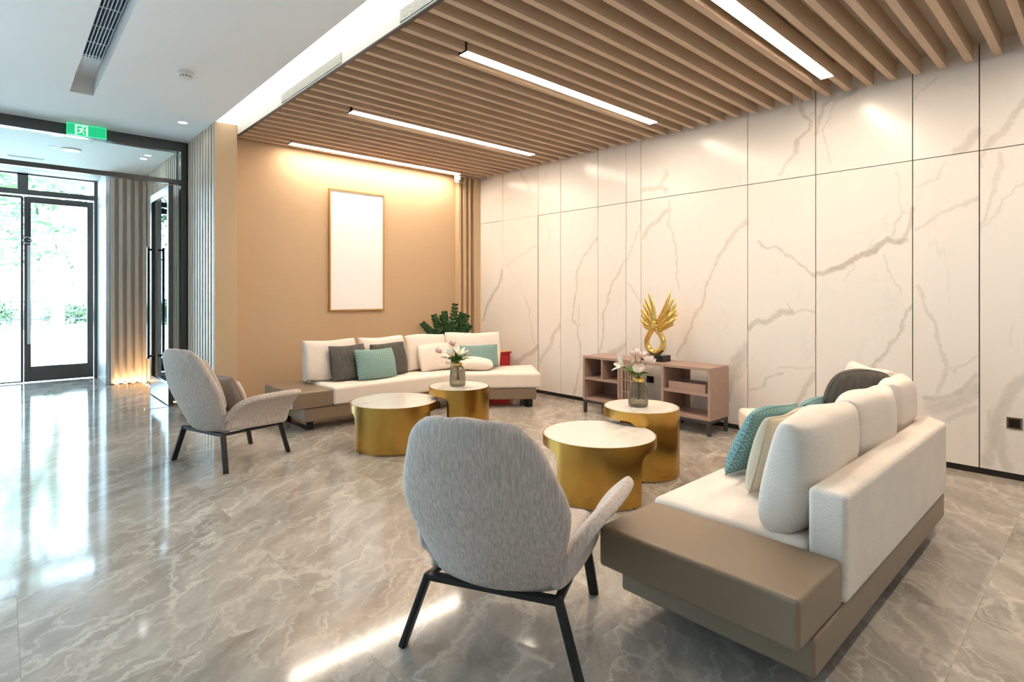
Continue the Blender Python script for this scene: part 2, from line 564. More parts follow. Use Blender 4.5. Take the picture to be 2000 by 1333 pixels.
# ================================================================== STRUCTURE
XM = 5.03          # marble wall face
YB = 6.22          # tan back wall face
ZC = 2.965         # white ceiling
ZS = 2.875         # underside of the slats
XF = 1.575         # fluted wall plane
YP = 7.18          # inner glass partition
YV = 9.52          # fluted wall that closes the vestibule
YO = 10.5          # outer glass front

# ---- floor: slab with separate stone tiles
floor = boxes('floor', [(-4.6, 5.3, -3.4, 7.25, -.12, -.004), (-.95, 2.0, 7.25, 10.62, -.12, -.004)], M['grout'])
tag(floor, kind='structure')
tile_cache = {}
def tile(x0, x1, y0, y1):
    g = .0003
    w, h = round(x1 - x0 - 2 * g, 4), round(y1 - y0 - 2 * g, 4)
    if (w, h) not in tile_cache:
        bm = bmesh.new(); bm_box(bm, -w / 2, w / 2, -h / 2, h / 2, -.012, 0)
        me = bpy.data.meshes.new('tile'); bmesh.ops.recalc_face_normals(bm, faces=bm.faces)
        bm.to_mesh(me); bm.free(); me.materials.append(M['floor'])
        tile_cache[(w, h)] = me
    o = link('tile', tile_cache[(w, h)], None, floor)
    o.location = ((x0 + x1) / 2, (y0 + y1) / 2, 0)
xs = [-4.45 + .9 * i for i in range(11)] + [5.04]
ys = [-3.22 + .9 * i for i in range(16)] + [10.55]
for i in range(len(xs) - 1):
    for j in range(len(ys) - 1):
        if xs[i] > 1.8 and ys[j] > 6.3 or xs[i + 1] < -.6 and ys[j] > 6.9: continue
        if ys[j + 1] - ys[j] > .05: tile(xs[i], xs[i + 1], ys[j], ys[j + 1])

# ---- marble wall
wall_r = box('wall_right', XM + .02, XM + .16, -3.4, 6.5, 0, 3.2, M['dark_joint'])
tag(wall_r, kind='structure')
JY = [6.16, 5.661, 4.986, 4.60, 4.024, 3.635, 3.444, 2.294, 1.717, 1.044, .658, -.02, -.70, -1.4, -2.3, -3.35]
ZROWS = [(.045, 2.252), (2.258, 3.02)]
segs_all = []
for w, st, pts in VEINS:
    for a, b in zip(pts[:-1], pts[1:]):
        segs_all.append((a, b, w, st))
pm = {}
n = 0
for i in range(len(JY) - 1):
    y1, y0 = JY[i], JY[i + 1]
    for r, (z0, z1) in enumerate(ZROWS):
        g = .0035
        ga = g * 2.6 if (i in (2,) and r == 0) else g
        gb = g * 2.6 if (i in (1,) and r == 0) else g
        if i == 1 and r == 0: z1 = 2.256
        sg = [s for s in segs_all if y0 - .03 < (s[0][0] + s[1][0]) / 2 < y1 + .03 and z0 - .03 < (s[0][1] + s[1][1]) / 2 < z1 + .03]
        mat = marble_panel('marble_panel_%d' % n, sg, n)
        n += 1
        gl = .0012 if (i == 1 and r == 0) else ga     # flush hidden door leaf
        box('marble_panel', XM, XM + .02, y0 + gb, y1 - gl, z0, z1, mat, wall_r)
tag(box('baseboard_right', XM + .008, XM + .02, -3.4, 6.14, 0, .045, M['black_gloss']), kind='structure')

# ---- tan back wall with pilaster, battens and picture niche
wall_b = box('wall_back', 1.70, 5.05, YB, YB + .12, 0, 3.15, M['tan_wall'])
tag(wall_b, kind='structure')
for x0, x1 in ((4.645, 4.685), (4.725, 4.775), (4.82, 4.855)):
    box('batten', x0, x1, 6.135, YB, 0, ZS + .05, M['tan_panel'], wall_b, .002)
box('pilaster', 4.91, 5.028, 6.135, YB, 0, ZS + .05, M['tan_panel'], wall_b, .002)
for x0, x1, z in ((2.30, 2.63, 2.215), (3.95, 4.22, 2.225)):                       # wallpaper seams
    box('wallpaper_seam', x0, x1, YB - .0015, YB, z, z + .004, M['tan_panel'], wall_b)

# ---- end column and fluted entrance wall
colm = boxes('wall_column', [(XF + .03, 1.771, 6.05, YB + .12, 0, ZC), (XF - .012, XF + .03, 6.05, 6.066, 0, ZC)], M['tan_panel'])
tag(colm, kind='structure')
wall_e = box('wall_entrance', XF + .03, XF + .15, YB + .121, YV + .12, 0, ZC + .02, M['flute'])
tag(wall_e, kind='structure')
def flute_mesh(name, w, d, L, depth_axis):
    """rounded wedge batten: wide base, narrower crown"""
    prof = [(-w / 2, 0), (-w / 2, d * .88), (-w * .40, d), (w * .40, d), (w / 2, d * .88), (w / 2, 0)]
    v, f = [], []
    for z in (0, L):
        for p, q in prof:
            v.append((-q, p, z) if depth_axis == 'x' else (p, -q, z))
    k = len(prof)
    for i in range(k):
        f.append((i, (i + 1) % k, k + (i + 1) % k, k + i))
    f.append(tuple(range(k))); f.append(tuple(range(2 * k - 1, k - 1, -1)))
    me = bpy.data.meshes.new(name)
    me.from_pydata(v, [], f)
    bm = bmesh.new(); bm.from_mesh(me); bmesh.ops.recalc_face_normals(bm, faces=bm.faces); bm.to_mesh(me); bm.free()
    me.materials.append(M['flute'])
    return me
fm = flute_mesh('flute', .050, .045, ZC - .012, 'x')
y = 6.105
while y < YV - .02:
    if not (YP - .06 < y < YP + .06):
        o = link('flute', fm, None, wall_e); o.location = (XF + .03, y, .01)
    y += .107
wall_v = box('wall_vestibule', 1.10, XF + .03, YV, YV + .12, 0, ZC + .02, M['flute'])
tag(wall_v, kind='structure')
fm2 = flute_mesh('flute', .048, .065, ZC - .012, 'y')
for k in range(5):
    o = link('flute', fm2, None, wall_v); o.location = (1.155 + k * .094, YV, .01)
tag(box('wall_jamb', 1.085, 1.12, YV - .02, YO + .1, 0, ZC + .02, M['white_plastic']), kind='structure')
tag(box('trim_1', 1.08, 1.125, YV - .03, YV - .015, 0, ZC, M['steel']), kind='structure')

# ---- hidden sides of the lobby
tag(box('wall_left', -4.6, -4.5, -3.4, 7.24, 0, 3.2, M['plaster']), kind='structure')
tag(box('wall_front', -4.6, 5.2, -3.5, -3.4, 0, 3.2, M['plaster']), kind='structure')

# ---- white ceiling (with the slot for the air grille)
RX0, RX1, RY0, RY1, RZ = .432, .592, .8, 5.98, ZC + .15
ceil = boxes('ceiling', [(-4.6, RX0, -3.5, 7.25, ZC, ZC + .06), (-.95, RX0, 7.25, 10.6, ZC, ZC + .06), (RX1, XF, -3.5, 10.6, ZC, ZC + .06),
                         (RX0, RX1, RY1, 10.6, ZC, ZC + .06), (RX0, RX1, -3.5, RY0, ZC, ZC + .06),
                         (XF, XF + .15, 6.06, 10.6, ZC, ZC + .06),
                         (RX0 - .03, RX0, RY0, RY1, ZC + .06, RZ), (RX1, RX1 + .03, RY0, RY1, ZC + .06, RZ),
                         (RX0, RX1, RY1, RY1 + .03, ZC + .06, RZ), (RX0 - .03, RX1 + .03, RY0 - .03, RY1 + .03, RZ, RZ + .03)], M['plaster'])
tag(ceil, kind='structure')
# roof slab over everything so that the sun stays outside
tag(boxes('roof', [(-4.8, 5.4, -3.7, 7.3, 3.25, 3.45), (-1.0, 5.4, 7.3, 10.7, 3.25, 3.45), (-1.0, 5.4, 10.62, 10.7, 3.0, 3.25), (-4.8, -1.0, 7.22, 7.3, 3.0, 3.25)], M['plaster']), kind='structure')

# ---- slatted timber ceiling
ceil_s = box('ceiling_slatted', 1.79, XM + .02, -3.5, 6.3, ZS + .13, ZS + .17, M['backing'])
tag(ceil_s, kind='structure')
STRIPS_Y = [6.02, 4.61, 2.98, 1.475, -.06]
SX0, SX1 = 2.285, 4.56
bm = bmesh.new(); bm_box(bm, 1.79, 4.985, -.022, .022, 0, .128)
slat_me = bpy.data.meshes.new('slat'); bmesh.ops.recalc_face_normals(bm, faces=bm.faces); bm.to_mesh(bm and slat_me); bm.free(); slat_me.materials.append(M['slat'])
short_me = {}
def short_slat(x0, x1):
    key = (x0, x1)
    if key not in short_me:
        b = bmesh.new(); bm_box(b, x0, x1, -.022, .022, 0, .128)
        me = bpy.data.meshes.new('slat'); bmesh.ops.recalc_face_normals(b, faces=b.faces); b.to_mesh(me); b.free(); me.materials.append(M['slat'])
        short_me[key] = me
    return short_me[key]
ysl = 6.12
while ysl > -2.6:
    hit = [s for s in STRIPS_Y if abs(s - ysl) < .062]
    if hit:
        for a, b in ((1.79, SX0 - .01), (SX1 + .01, 4.985)):
            o = link('slat', short_slat(a, b), None, ceil_s); o.location = (0, ysl, ZS)
    else:
        o = link('slat', slat_me, None, ceil_s); o.location = (0, ysl, ZS)
    ysl -= .1505
# fascia between the cove light and the slats, with a dark metal edge
fas = box('trim_2', 1.771, 1.79, -3.4, 6.045, ZS - .004, ZC + .03, M['cream_paint']); tag(fas, kind='structure')
box('edge_bead', 1.768, 1.793, -3.4, 6.045, ZS - .012, ZS - .004, M['graphite'], fas)

# ---- lights and fittings of the ceilings
def strip_light(i, y):
    t = empty('linear_light', ((SX0 + SX1) / 2, y, ZS + .03), world=True)
    w = .046
    boxes('housing', [(SX0, SX1, y - w, y - w + .004, ZS, ZS + .09), (SX0, SX1, y + w - .004, y + w, ZS, ZS + .09),
                      (SX0, SX1, y - w, y + w, ZS + .09, ZS + .10)], M['slat'], t)
    for a, b in ((SX0, SX0 + .006), (SX1 - .006, SX1)):
        box('end_cap', a, b, y - w, y + w, ZS - .004, ZS + .09, M['black_metal'], t)
    box('diffuser', SX0 + .006, SX1 - .006, y - w + .004, y + w - .004, ZS - .002, ZS + .006, M['strip'], t)
    return t
lab = ['linear ceiling light nearest the tan back wall', 'linear ceiling light, second from the tan back wall',
       'linear ceiling light, third from the tan back wall', 'linear ceiling light cut by the top edge of the photo, nearest the viewer',
       'linear ceiling light above the viewer, outside the picture']
for i, y_ in enumerate(STRIPS_Y):
    tag(strip_light(i, y_), lab[i], 'ceiling light', 'linear lights in the slatted ceiling')

cv = empty('cove_light', (1.67, 1.3, ZC), world=True)
box('diffuser', XF + .004, 1.768, -3.4, 6.045, ZC + .003, ZC + .02, M['cove'], cv)
box('tray', XF + .002, 1.771, -3.4, 6.05, ZC + .021, ZC + .04, M['plaster'], cv)
tag(cv, 'long glowing white cove light band beside the slatted ceiling', 'ceiling light')

def side_grille(y0, y1, label):
    t = empty('air_grille', (1.771, (y0 + y1) / 2, ZS), world=True)
    z0, z1 = ZS + .008, ZC - .006
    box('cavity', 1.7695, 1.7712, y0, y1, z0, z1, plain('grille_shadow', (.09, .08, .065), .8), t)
    k = 7
    for j in range(k):
        zz = z0 + (z1 - z0) * (j + .5) / k
        box('louvre', 1.764, 1.7695, y0, y1, zz - .0030, zz + .0030, M['cream_paint'], t)
    tag(t, label, 'air vent', 'cream grilles along the cove')
side_grille(3.70, 4.83, 'cream linear air grille on the cove fascia, farther from the viewer')
side_grille(1.70, 2.92, 'cream linear air grille on the cove fascia at the top edge of the photo')

vg = empty('air_grille', (.51, 3.5, RZ), world=True)
box('cavity', RX0 + .006, RX1 - .006, RY0, 5.40, RZ - .004, RZ - .001, M['dark_vent'], vg)
for j in range(8):
    xx = RX0 + .010 + j * (RX1 - RX0 - .02) / 7
    box('louvre', xx - .0025, xx + .0025, RY0, 5.42, RZ - .034, RZ - .014, M['grille_paint'], vg)
yy = 5.38
while yy > .9:
    box('cross_bar', RX0 + .006, RX1 - .006, yy - .005, yy + .005, RZ - .030, RZ - .022, M['grille_paint'], vg)
    yy -= .33
tag(vg, 'blue-grey linear air grille recessed in the white ceiling slot', 'air vent')

sd = empty('smoke_detector', (1.052, 4.85, ZC), 0)
lathe('base', [(.052, 0), (.052, -.012), (.048, -.014)], M['white_plastic'], sd, 28)
hd = lathe('head', [(.046, -.0145), (.043, -.034), (.036, -.052), (.02, -.058)], M['white_plastic'], sd, 28)
for k in range(10):
    a = 2 * math.pi * k / 10
    v, f = lathe_geo([(.0418, -.0385), (.0400, -.0435)], 60, cap=False)
    v2, f2 = [], []
    pts = []
    for q in range(6):
        b = a + (q / 5) * .42
        pts.append((.0430 * math.cos(b), .0430 * math.sin(b), -.037)); pts.append((.0412 * math.cos(b), .0412 * math.sin(b), -.043))
    pydata('slot', pts, [(2 * q, 2 * q + 2, 2 * q + 3, 2 * q + 1) for q in range(5)], M['dark_joint'], hd)
tag(sd, 'white round smoke detector with dark slots on the white ceiling', 'smoke detector')

M['lamp_cool'] = emis('downlight_lens', (1, .98, .95), 30)
M['lamp_off'] = plain('downlight_baffle', (.75, .78, .8), .4)
def downlight(x, y, r, on, label, group=None):
    t = empty('downlight', (x, y, ZC), 0)
    lathe('trim_ring', [(r, -.0005), (r, -.005), (r * .8, -.006), (r * .8, -.0005)], M['white_plastic'], t, 28, cap=False)
    lathe('lens', [(r * .79, -.001), (r * .79, -.003)], M['lamp_cool'] if on else M['lamp_off'], t, 28)
    tag(t, label, 'downlight', group)
downlight(1.338, 6.29, .05, True, 'lit round downlight in the white ceiling just before the glass partition')
downlight(1.33, 8.30, .045, True, 'lit round downlight behind the glass partition, nearest the fluted wall', 'vestibule downlights')
downlight(.455, 7.76, .055, False, 'unlit round downlight just behind the exit sign, left one', 'vestibule downlights')
downlight(.726, 7.81, .055, False, 'unlit round downlight just behind the exit sign, right one', 'vestibule downlights')
downlight(.45, 8.35, .045, False, 'small unlit round ceiling spot behind the glass, left of the white disc', 'vestibule downlights')
t = empty('ceiling_speaker', (.618, 8.36, ZC), 0)
lathe('cover', [(.095, -.001), (.095, -.012), (.085, -.016)], M['white_plastic'], t, 32)
lathe('rim', [(.10, -.0005), (.10, -.004), (.096, -.0045)], M['lamp_off'], t, 32)
tag(t, 'flat white disc on the vestibule ceiling behind the glass', 'ceiling speaker')
t = empty('air_slot', (.24, 9.23, ZC), world=True)
box('frame', .06, .42, 9.20, 9.27, ZC - .006, ZC - .0005, M['white_plastic'], t)
box('slot', .075, .405, 9.215, 9.255, ZC - .0075, ZC - .0062, plain('slot_shadow', (.35, .45, .42), .7), t)
tag(t, 'narrow white air slot on the vestibule ceiling', 'air vent')

# ---- exit sign hanging below the ceiling in front of the partition
ex = empty('exit_sign', (.645, 7.02, ZC), world=True)
M['exit_green'] = lit_sign('exit_green', (.008, .42, .17), .9)
M['exit_edge'] = lit_sign('exit_edge', (.10, .70, .36), .8)
M['exit_white'] = lit_sign('exit_white', (.75, .95, .86), .6)
X0, X1, Z0, Z1 = .487, .80, 2.842, 2.948
box('hanger', .60, .69, 7.005, 7.035, Z1 + .006, ZC - .0005, M['white_plastic'], ex)
pl = box('panel', X0, X1, 7.014, 7.026, Z0, Z1, M['exit_green'], ex)
boxes('edge', [(X0 - .004, X0, 7.012, 7.028, Z0, Z1), (X1, X1 + .004, 7.012, 7.028, Z0, Z1), (X0 - .004, X1 + .004, 7.012, 7.028, Z1, Z1 + .006),
               (X0 - .004, X1 + .004, 7.012, 7.028, Z0 - .004, Z0)], M['exit_edge'], ex)
cx_, cz_ = .600, 2.895
yq0, yq1 = 7.0105, 7.0138
boxes('door_symbol', [(cx_ - .052, cx_ - .036, yq0, yq1, cz_ - .05, cz_ + .05), (cx_ + .036, cx_ + .052, yq0, yq1, cz_ - .05, cz_ + .05),
                      (cx_ - .036, cx_ + .036, yq0, yq1, cz_ + .038, cz_ + .05)], M['exit_white'], pl)
geo = []
def limb(a, b, r0, r1):
    return tube_geo([(cx_ + a[0], yq0 + .001, cz_ + a[1]), (cx_ + (a[0] + b[0]) / 2, yq0 + .001, cz_ + (a[1] + b[1]) / 2), (cx_ + b[0], yq0 + .001, cz_ + b[1])],
                    [r0, (r0 + r1) / 2, r1], .0012, (0, 1, 0), 8)
for a, b, r0, r1 in (((.004, .016), (-.006, -.012), .009, .008), ((.002, .018), (-.018, .014), .004, .004), ((-.018, .014), (-.027, .002), .004, .003),
                     ((.006, .016), (.018, .004), .004, .004), ((.018, .004), (.032, .002), .004, .003), ((-.004, -.012), (.014, -.020), .006, .005),
                     ((.014, -.020), (.018, -.042), .005, .004), ((-.006, -.012), (-.012, -.030), .006, .005), ((-.012, -.030), (-.032, -.032), .005, .004)):
    geo.append(limb(a, b, r0, r1))
geo.append(tube_geo([(cx_ + .013 + .007 * math.cos(a) * 0, yq0, cz_ + .028) for a in (0,)] + [(cx_ + .013, yq0 + .002, cz_ + .028)], [.007, .007], n=14))
v, f = merge_geo(geo)
pydata('running_figure', v, f, M['exit_white'], pl)
tag(ex, 'green lit exit sign with white running figure under the white ceiling', 'exit sign')

# ---- inner glass partition: dark bronze frame, glass, open door leaf
ZH0, ZT0, ZT1 = 2.855, 2.49, 2.54
def struct(o):
    tag(o, kind='structure'); return o
w1 = struct(empty('window_1', (-1.5, YP, 0), world=True))
box('frame_header', -4.5, XF, YP - .05, YP + .05, ZH0, ZC, M['bronze'], w1)
box('frame_transom', -4.5, 1.50, YP - .04, YP + .04, ZT0, ZT1, M['bronze'], w1)
box('frame_post', 1.50, XF + .005, YP - .05, YP + .05, 0, ZH0, M['bronze'], w1)
box('inner_post', 1.462, 1.474, YP - .015, YP + .015, ZT1, ZH0, M['bronze'], w1)
box('pane', 1.474, 1.50, YP - .004, YP + .004, .0, ZH0, M['glass'], w1)
box('pane', -.6, 1.462, YP - .004, YP + .004, ZT1, ZH0, M['glass'], w1)
for a, b in ((-4.5, -2.6), (-2.6, -.6)):
    box('pane', a, b - .05, YP - .004, YP + .004, 0, ZH0, M['glass'], w1)
    box('frame_post', b - .05, b, YP - .04, YP + .04, 0, ZH0, M['bronze'], w1)

def door_leaf(name, origin, rz, W, H, stile, bottom, top, handle_x, handle_z, hmat):
    """leaf lies in local x (0..W), thickness along y"""
    d = struct(empty(name, origin, rz))
    th = .025
    box('stile', 0, stile, -th, th, .01, H, M['bronze'], d, .002)
    box('stile', W - stile, W, -th, th, .01, H, M['bronze'], d, .002)
    box('bottom_rail', stile, W - stile, -th, th, .01, bottom, M['bronze'], d, .002)
    box('top_rail', stile, W - stile, -th, th, H - top, H, M['bronze'], d, .002)
    box('pane', stile, W - stile, -.004, .004, bottom, H - top, M['glass'], d)
    z0, z1 = handle_z
    for s in (-1, 1):
        h = box('pull_handle', handle_x - .018, handle_x + .018, s * .085 - .012, s * .085 + .012, z0, z1, hmat, d, .003)
        for zz in (z0 + .03, z1 - .03):
            box('bracket', handle_x - .01, handle_x + .01, min(s * .025, s * .075), max(s * .025, s * .075), zz - .012, zz + .012, M['black_metal'], h)
    return d
# local x -> world +Y (leaf swung back into the vestibule); local +y -> world -X
door_leaf('door_1', (1.415, YP + .03, 0), R(90), 1.02, ZT0 - .005, .07, .24, .09, .80, (.47, 1.83), M['black_gloss'])
fp = box('floor_pivot_plate', 1.16, 1.39, YP - .02, YP + .02, .0002, .004, M['steel'])
struct(fp); fp.name = 'trim_3'

# ---- unseen opaque side wall, added to cut the daylight inside the vestibule
tag(box('wall_daylight_block', -.95, -.88, YP + .06, YO - .06, 0, ZC, M['plaster']), kind='structure')

# ---- outer glass front
w2 = struct(empty('window_2', (.1, YO, 0), world=True))
ZD = 2.645
box('frame_jamb', 1.045, 1.085, YO - .05, YO + .06, 0, ZC + .15, M['bronze'], w2)
box('frame_rail', -.93, 1.045, YO - .05, YO + .06, ZD + .02, ZD + .095, M['bronze'], w2)
box('frame_rail', -.93, 1.045, YO - .05, YO + .06, ZC - .02, ZC + .2, M['bronze'], w2)
for x in (.18, -.76):
    box('frame_mullion', x, x + .115, YO - .05, YO + .06, ZD + .095, ZC, M['bronze'], w2)
for x in (-.70, -.93):
    box('frame_mullion', x, x + .06, YO - .05, YO + .06, 0, ZD + .02, M['bronze'], w2)
for a, b in ((.295, 1.045), (-.645, .18)):
    box('pane', a, b, YO - .003, YO + .003, ZD + .095, ZC - .02, M['glass'], w2)
for a, b in ((-.87, -.70),):
    box('pane', a, b, YO - .003, YO + .003, 0, ZD + .02, M['glass'], w2)
box('window_latch', .63, .69, YO - .075, YO - .05, ZD + .10, ZD + .115, M['steel'], w2)
tube('latch_arm', [(.66, YO - .065, ZD + .115), (.67, YO - .075, ZD + .15), (.675, YO - .07, ZD + .19)], .005, M['steel'], w2)
d2 = door_leaf('door_2', (.25, YO, 0), 0, .79, ZD, .075, .225, .085, .05, (.55, 1.95), M['steel'])
v, f = [], []
for k in range(24):
    for j in range(6):
        a, b = 2 * math.pi * k / 24, 2 * math.pi * j / 6
        v.append((.035 + (.045 + .008 * math.cos(b)) * math.cos(a), -.05 + .008 * math.sin(b), 2.02 + (.045 + .008 * math.cos(b)) * math.sin(a)))
        f.append((k * 6 + j, ((k + 1) % 24) * 6 + j, ((k + 1) % 24) * 6 + (j + 1) % 6, k * 6 + (j + 1) % 6))
pydata('lock_ring', v, f, M['steel'], d2, smooth=True)
tube('lock_lever', [(.035, -.05, 2.02), (.06, -.06, 2.02), (.10, -.06, 2.015)], .008, M['steel'], d2)
door_leaf('door_3', (-.64, YO, 0), 0, .885, ZD, .03, .03, .03, .10, (.55, 1.95), M['steel'])

# ---- warm ground lights along the fluted walls
M['uplight'] = emis('uplight_lens', (1, .66, .32), 320)
def uplight(x, y, label):
    t = empty('ground_light', (x, y, 0), 0)
    lathe('rim', [(.022, .0004), (.022, .004), (.017, .005), (.017, .0004)], M['steel'], t, 20, cap=False)
    lathe('lens', [(.0165, .0006), (.0165, .004)], M['uplight'], t, 20)
    tag(t, label, 'floor light', 'ground lights along the fluted walls')
od = ['leftmost', 'second', 'third', 'fourth', 'rightmost']
for k in range(5):
    uplight(1.155 + k * .094 + .047 * (k < 4), YV - .075, 'small warm floor light at the foot of the vestibule end wall, %s of five' % od[k])
for k, yy in enumerate((9.30, 9.09, 8.87, 7.42)):
    uplight(1.50, yy, 'warm floor light at the foot of the fluted side wall, ' + ['farthest one', 'second farthest', 'third farthest', 'right behind the open door'][k])
# ================================================================== FURNITURE
M['cream_fabric'] = fabric('cream_fabric', (.82, .73, .645), .05, 240, .5)
M['cream_weave'] = fabric('cream_weave', (.81, .72, .63), .05, 230, .9)
M['leather'] = plain('taupe_leather', (.24, .175, .115), .38, var=.04, scale=30)
M['chair_fabric'] = fabric('grey_streaked_fabric', (.54, .47, .42), .24, 300, .35, streak=(130, 130, 5))
M['dark_pillow'] = fabric('charcoal_fabric', (.105, .096, .085), .18, 300, .5, streak=(40, 40, 12))
M['beige_pillow'] = fabric('sand_fabric', (.56, .49, .37), .08, 140, .8)
M['brown_pillow'] = plain('taupe_satin', (.30, .25, .21), .45, var=.06)

def diamond_mat(name, c1, c2, period, contrast):
    m = NT(name)
    v = m.coord()
    sp = m.n('ShaderNodeSeparateXYZ'); m.l(v, sp.inputs[0])
    def tri(s, off):
        fr = m.math('FRACT', m.math('ADD', m.math('DIVIDE', s, period), off))
        return m.math('ABSOLUTE', m.math('SUBTRACT', fr, .5))
    d = m.math('ADD', tri(sp.outputs['X'], .0), tri(sp.outputs['Z'], .0))     # 0..1 diamonds
    w = m.math('SINE', m.math('MULTIPLY', d, 2 * math.pi * 3.0))
    k = m.maprange(w, -.5, .5, 0, 1, True)
    nz = m.noise(v, 60, 3)
    col = m.mix(m.math('MULTIPLY', k, contrast), c1, c2)
    col = m.mix(m.maprange(nz.outputs[0], .3, .7, 0, .25), col, tuple(c * .75 for c in c1))
    m.set(col, .85, 0, .2)
    m.bump(k, .6, .004)
    return m.m
M['teal_quilt'] = diamond_mat('teal_quilted', (.19, .31, .285), (.29, .43, .40), .085, 1.0)
M['teal_jacquard'] = diamond_mat('teal_jacquard', (.27, .43, .42), (.09, .23, .25), .055, .9)

# ---- marble table tops and brass drums
def table_marble():
    m = NT('white_table_marble')
    v = m.coord((1, 3.2, 1), (0, 0, R(-20)), rnd=True)
    n1 = m.noise(v, 1.6, 7, .6, .5)
    a = m.math('ABSOLUTE', m.math('SUBTRACT', n1.outputs[0], .5))
    n2 = m.noise(v, 1.2, 3)
    k = m.math('MULTIPLY', m.maprange(a, 0, .035, .55, 0, True), m.maprange(n2.outputs[0], .42, .62, 0, 1))
    m.set(m.mix(k, (.78, .74, .68), (.42, .37, .31)), .08, 0, .5)
    return m.m
M['table_marble'] = table_marble()
def brass():
    m = NT('brushed_brass')
    v = m.coord((1, 1, 220))
    nz = m.noise(v, 2, 3)
    m.set(m.mix(nz.outputs[0], (.50, .29, .062), (.58, .35, .09)), .24, 1.0)
    m.b.inputs['Anisotropic'].default_value = .75
    return m.m
M['brass'] = brass()
M['gold'] = plain('polished_gold', (.86, .58, .17), .17, 1.0, var=.03)

def drum_table(x, y, Rr, H, walls, label):
    """walls: list of (phi0, phi1) degrees where the drum reaches the floor; phi 0 faces the viewer, + to the right"""
    t = empty('coffee_table', (x, y, 0), 0)
    al = math.atan2(-y, -x)
    band = .062
    rf = .075
    cols = []
    for k in range(361):
        ph = -180 + k
        zl = H - band
        inside = any(a <= ph <= b or a <= ph - 360 <= b or a <= ph + 360 <= b for a, b in walls)
        if inside: zl = .012
        else:
            s = min(min(abs(((ph - e + 180) % 360) - 180) for e in w) for w in walls) * math.pi / 180 * Rr
            if s < rf: zl = H - band - (rf - math.sqrt(max(0, rf * rf - (rf - s) ** 2)))
        cols.append((al + R(ph), zl))
    verts, faces = [], []
    def quad(*ps):
        b = len(verts); verts.extend(ps); faces.append((b, b + 1, b + 2, b + 3))
    zb = H - band
    def ring(rad, lo, hi):
        b = len(verts)
        for k in range(360):
            a = cols[k][0]
            verts.append((rad * math.cos(a), rad * math.sin(a), lo(k))); verts.append((rad * math.cos(a), rad * math.sin(a), hi(k)))
        for k in range(360):
            k2 = (k + 1) % 360
            if max(hi(k) - lo(k), hi(k2) - lo(k2)) < 1e-4: continue
            faces.append((b + 2 * k, b + 2 * k2, b + 2 * k2 + 1, b + 2 * k + 1))
    for rad in (Rr, Rr - .007):
        ring(rad, lambda k: zb, lambda k: H - .004)
        ring(rad, lambda k: min(cols[k][1], zb), lambda k: zb)
    for k in range(360):                     # lower rim
        a, za = cols[k][0], min(cols[k][1], zb)
        b, zc = cols[(k + 1) % 360][0], min(cols[(k + 1) % 360][1], zb)
        ri = Rr - .007
        quad((Rr * math.cos(a), Rr * math.sin(a), za), (Rr * math.cos(b), Rr * math.sin(b), zc), (ri * math.cos(b), ri * math.sin(b), zc), (ri * math.cos(a), ri * math.sin(a), za))
    o = pydata('drum', verts, faces, M['brass'], t, smooth=True, recalc=False)
    o.data.normals_split_custom_set_from_vertices([Vector((v.co.x, v.co.y, 0)).normalized() for v in o.data.vertices])
    lathe('marble_top', [(Rr - .010, H - .022), (Rr - .007, H - .003), (Rr - .010, H)], M['table_marble'], t, 72)
    lathe('rim', [(Rr - .0068, H - .02), (Rr - .0068, H - .001), (Rr + .0003, H - .001), (Rr + .0003, H - .006)], M['brass'], t, 72, cap=False)
    for a, b in walls:
        for ph in (a + 6, b - 6):
            an = al + R(ph)
            lathe('foot', [(.008, 0), (.008, .013)], M['black_metal'], t, 10, loc=((Rr - .02) * math.cos(an), (Rr - .02) * math.sin(an), 0))
    return tag(t, label, 'coffee table', 'brass drum coffee tables')
drum_table(2.42, 4.08, .358, .372, [(-58, 29), (122, 209)], 'low wide brass drum table with bare marble top before the far sofa')
drum_table(2.925, 3.86, .258, .464, [(-18, 205)], 'tall small brass drum table carrying a flower vase by the far sofa')
drum_table(2.81, 2.24, .358, .370, [(-43, 43), (137, 223)], 'low wide brass drum table with bare marble top nearest the viewer')
drum_table(3.34, 2.285, .262, .464, [(-5, 215)], 'tall small brass drum table carrying a flower vase in front of the console')

# ---- lounge chairs
def shell(name, rows, th, mat, parent, sub=2):
    nr, nc = len(rows), len(rows[0])
    v = [p for r in rows for p in r]
    f = [(i * nc + j, i * nc + j + 1, (i + 1) * nc + j + 1, (i + 1) * nc + j) for i in range(nr - 1) for j in range(nc - 1)]
    o = pydata(name, v, f, mat, parent, smooth=True)
    s = o.modifiers.new('solid', 'SOLIDIFY'); s.thickness = th; s.offset = 0
    b = o.modifiers.new('sub', 'SUBSURF'); b.levels = sub; b.render_levels = sub
    return o

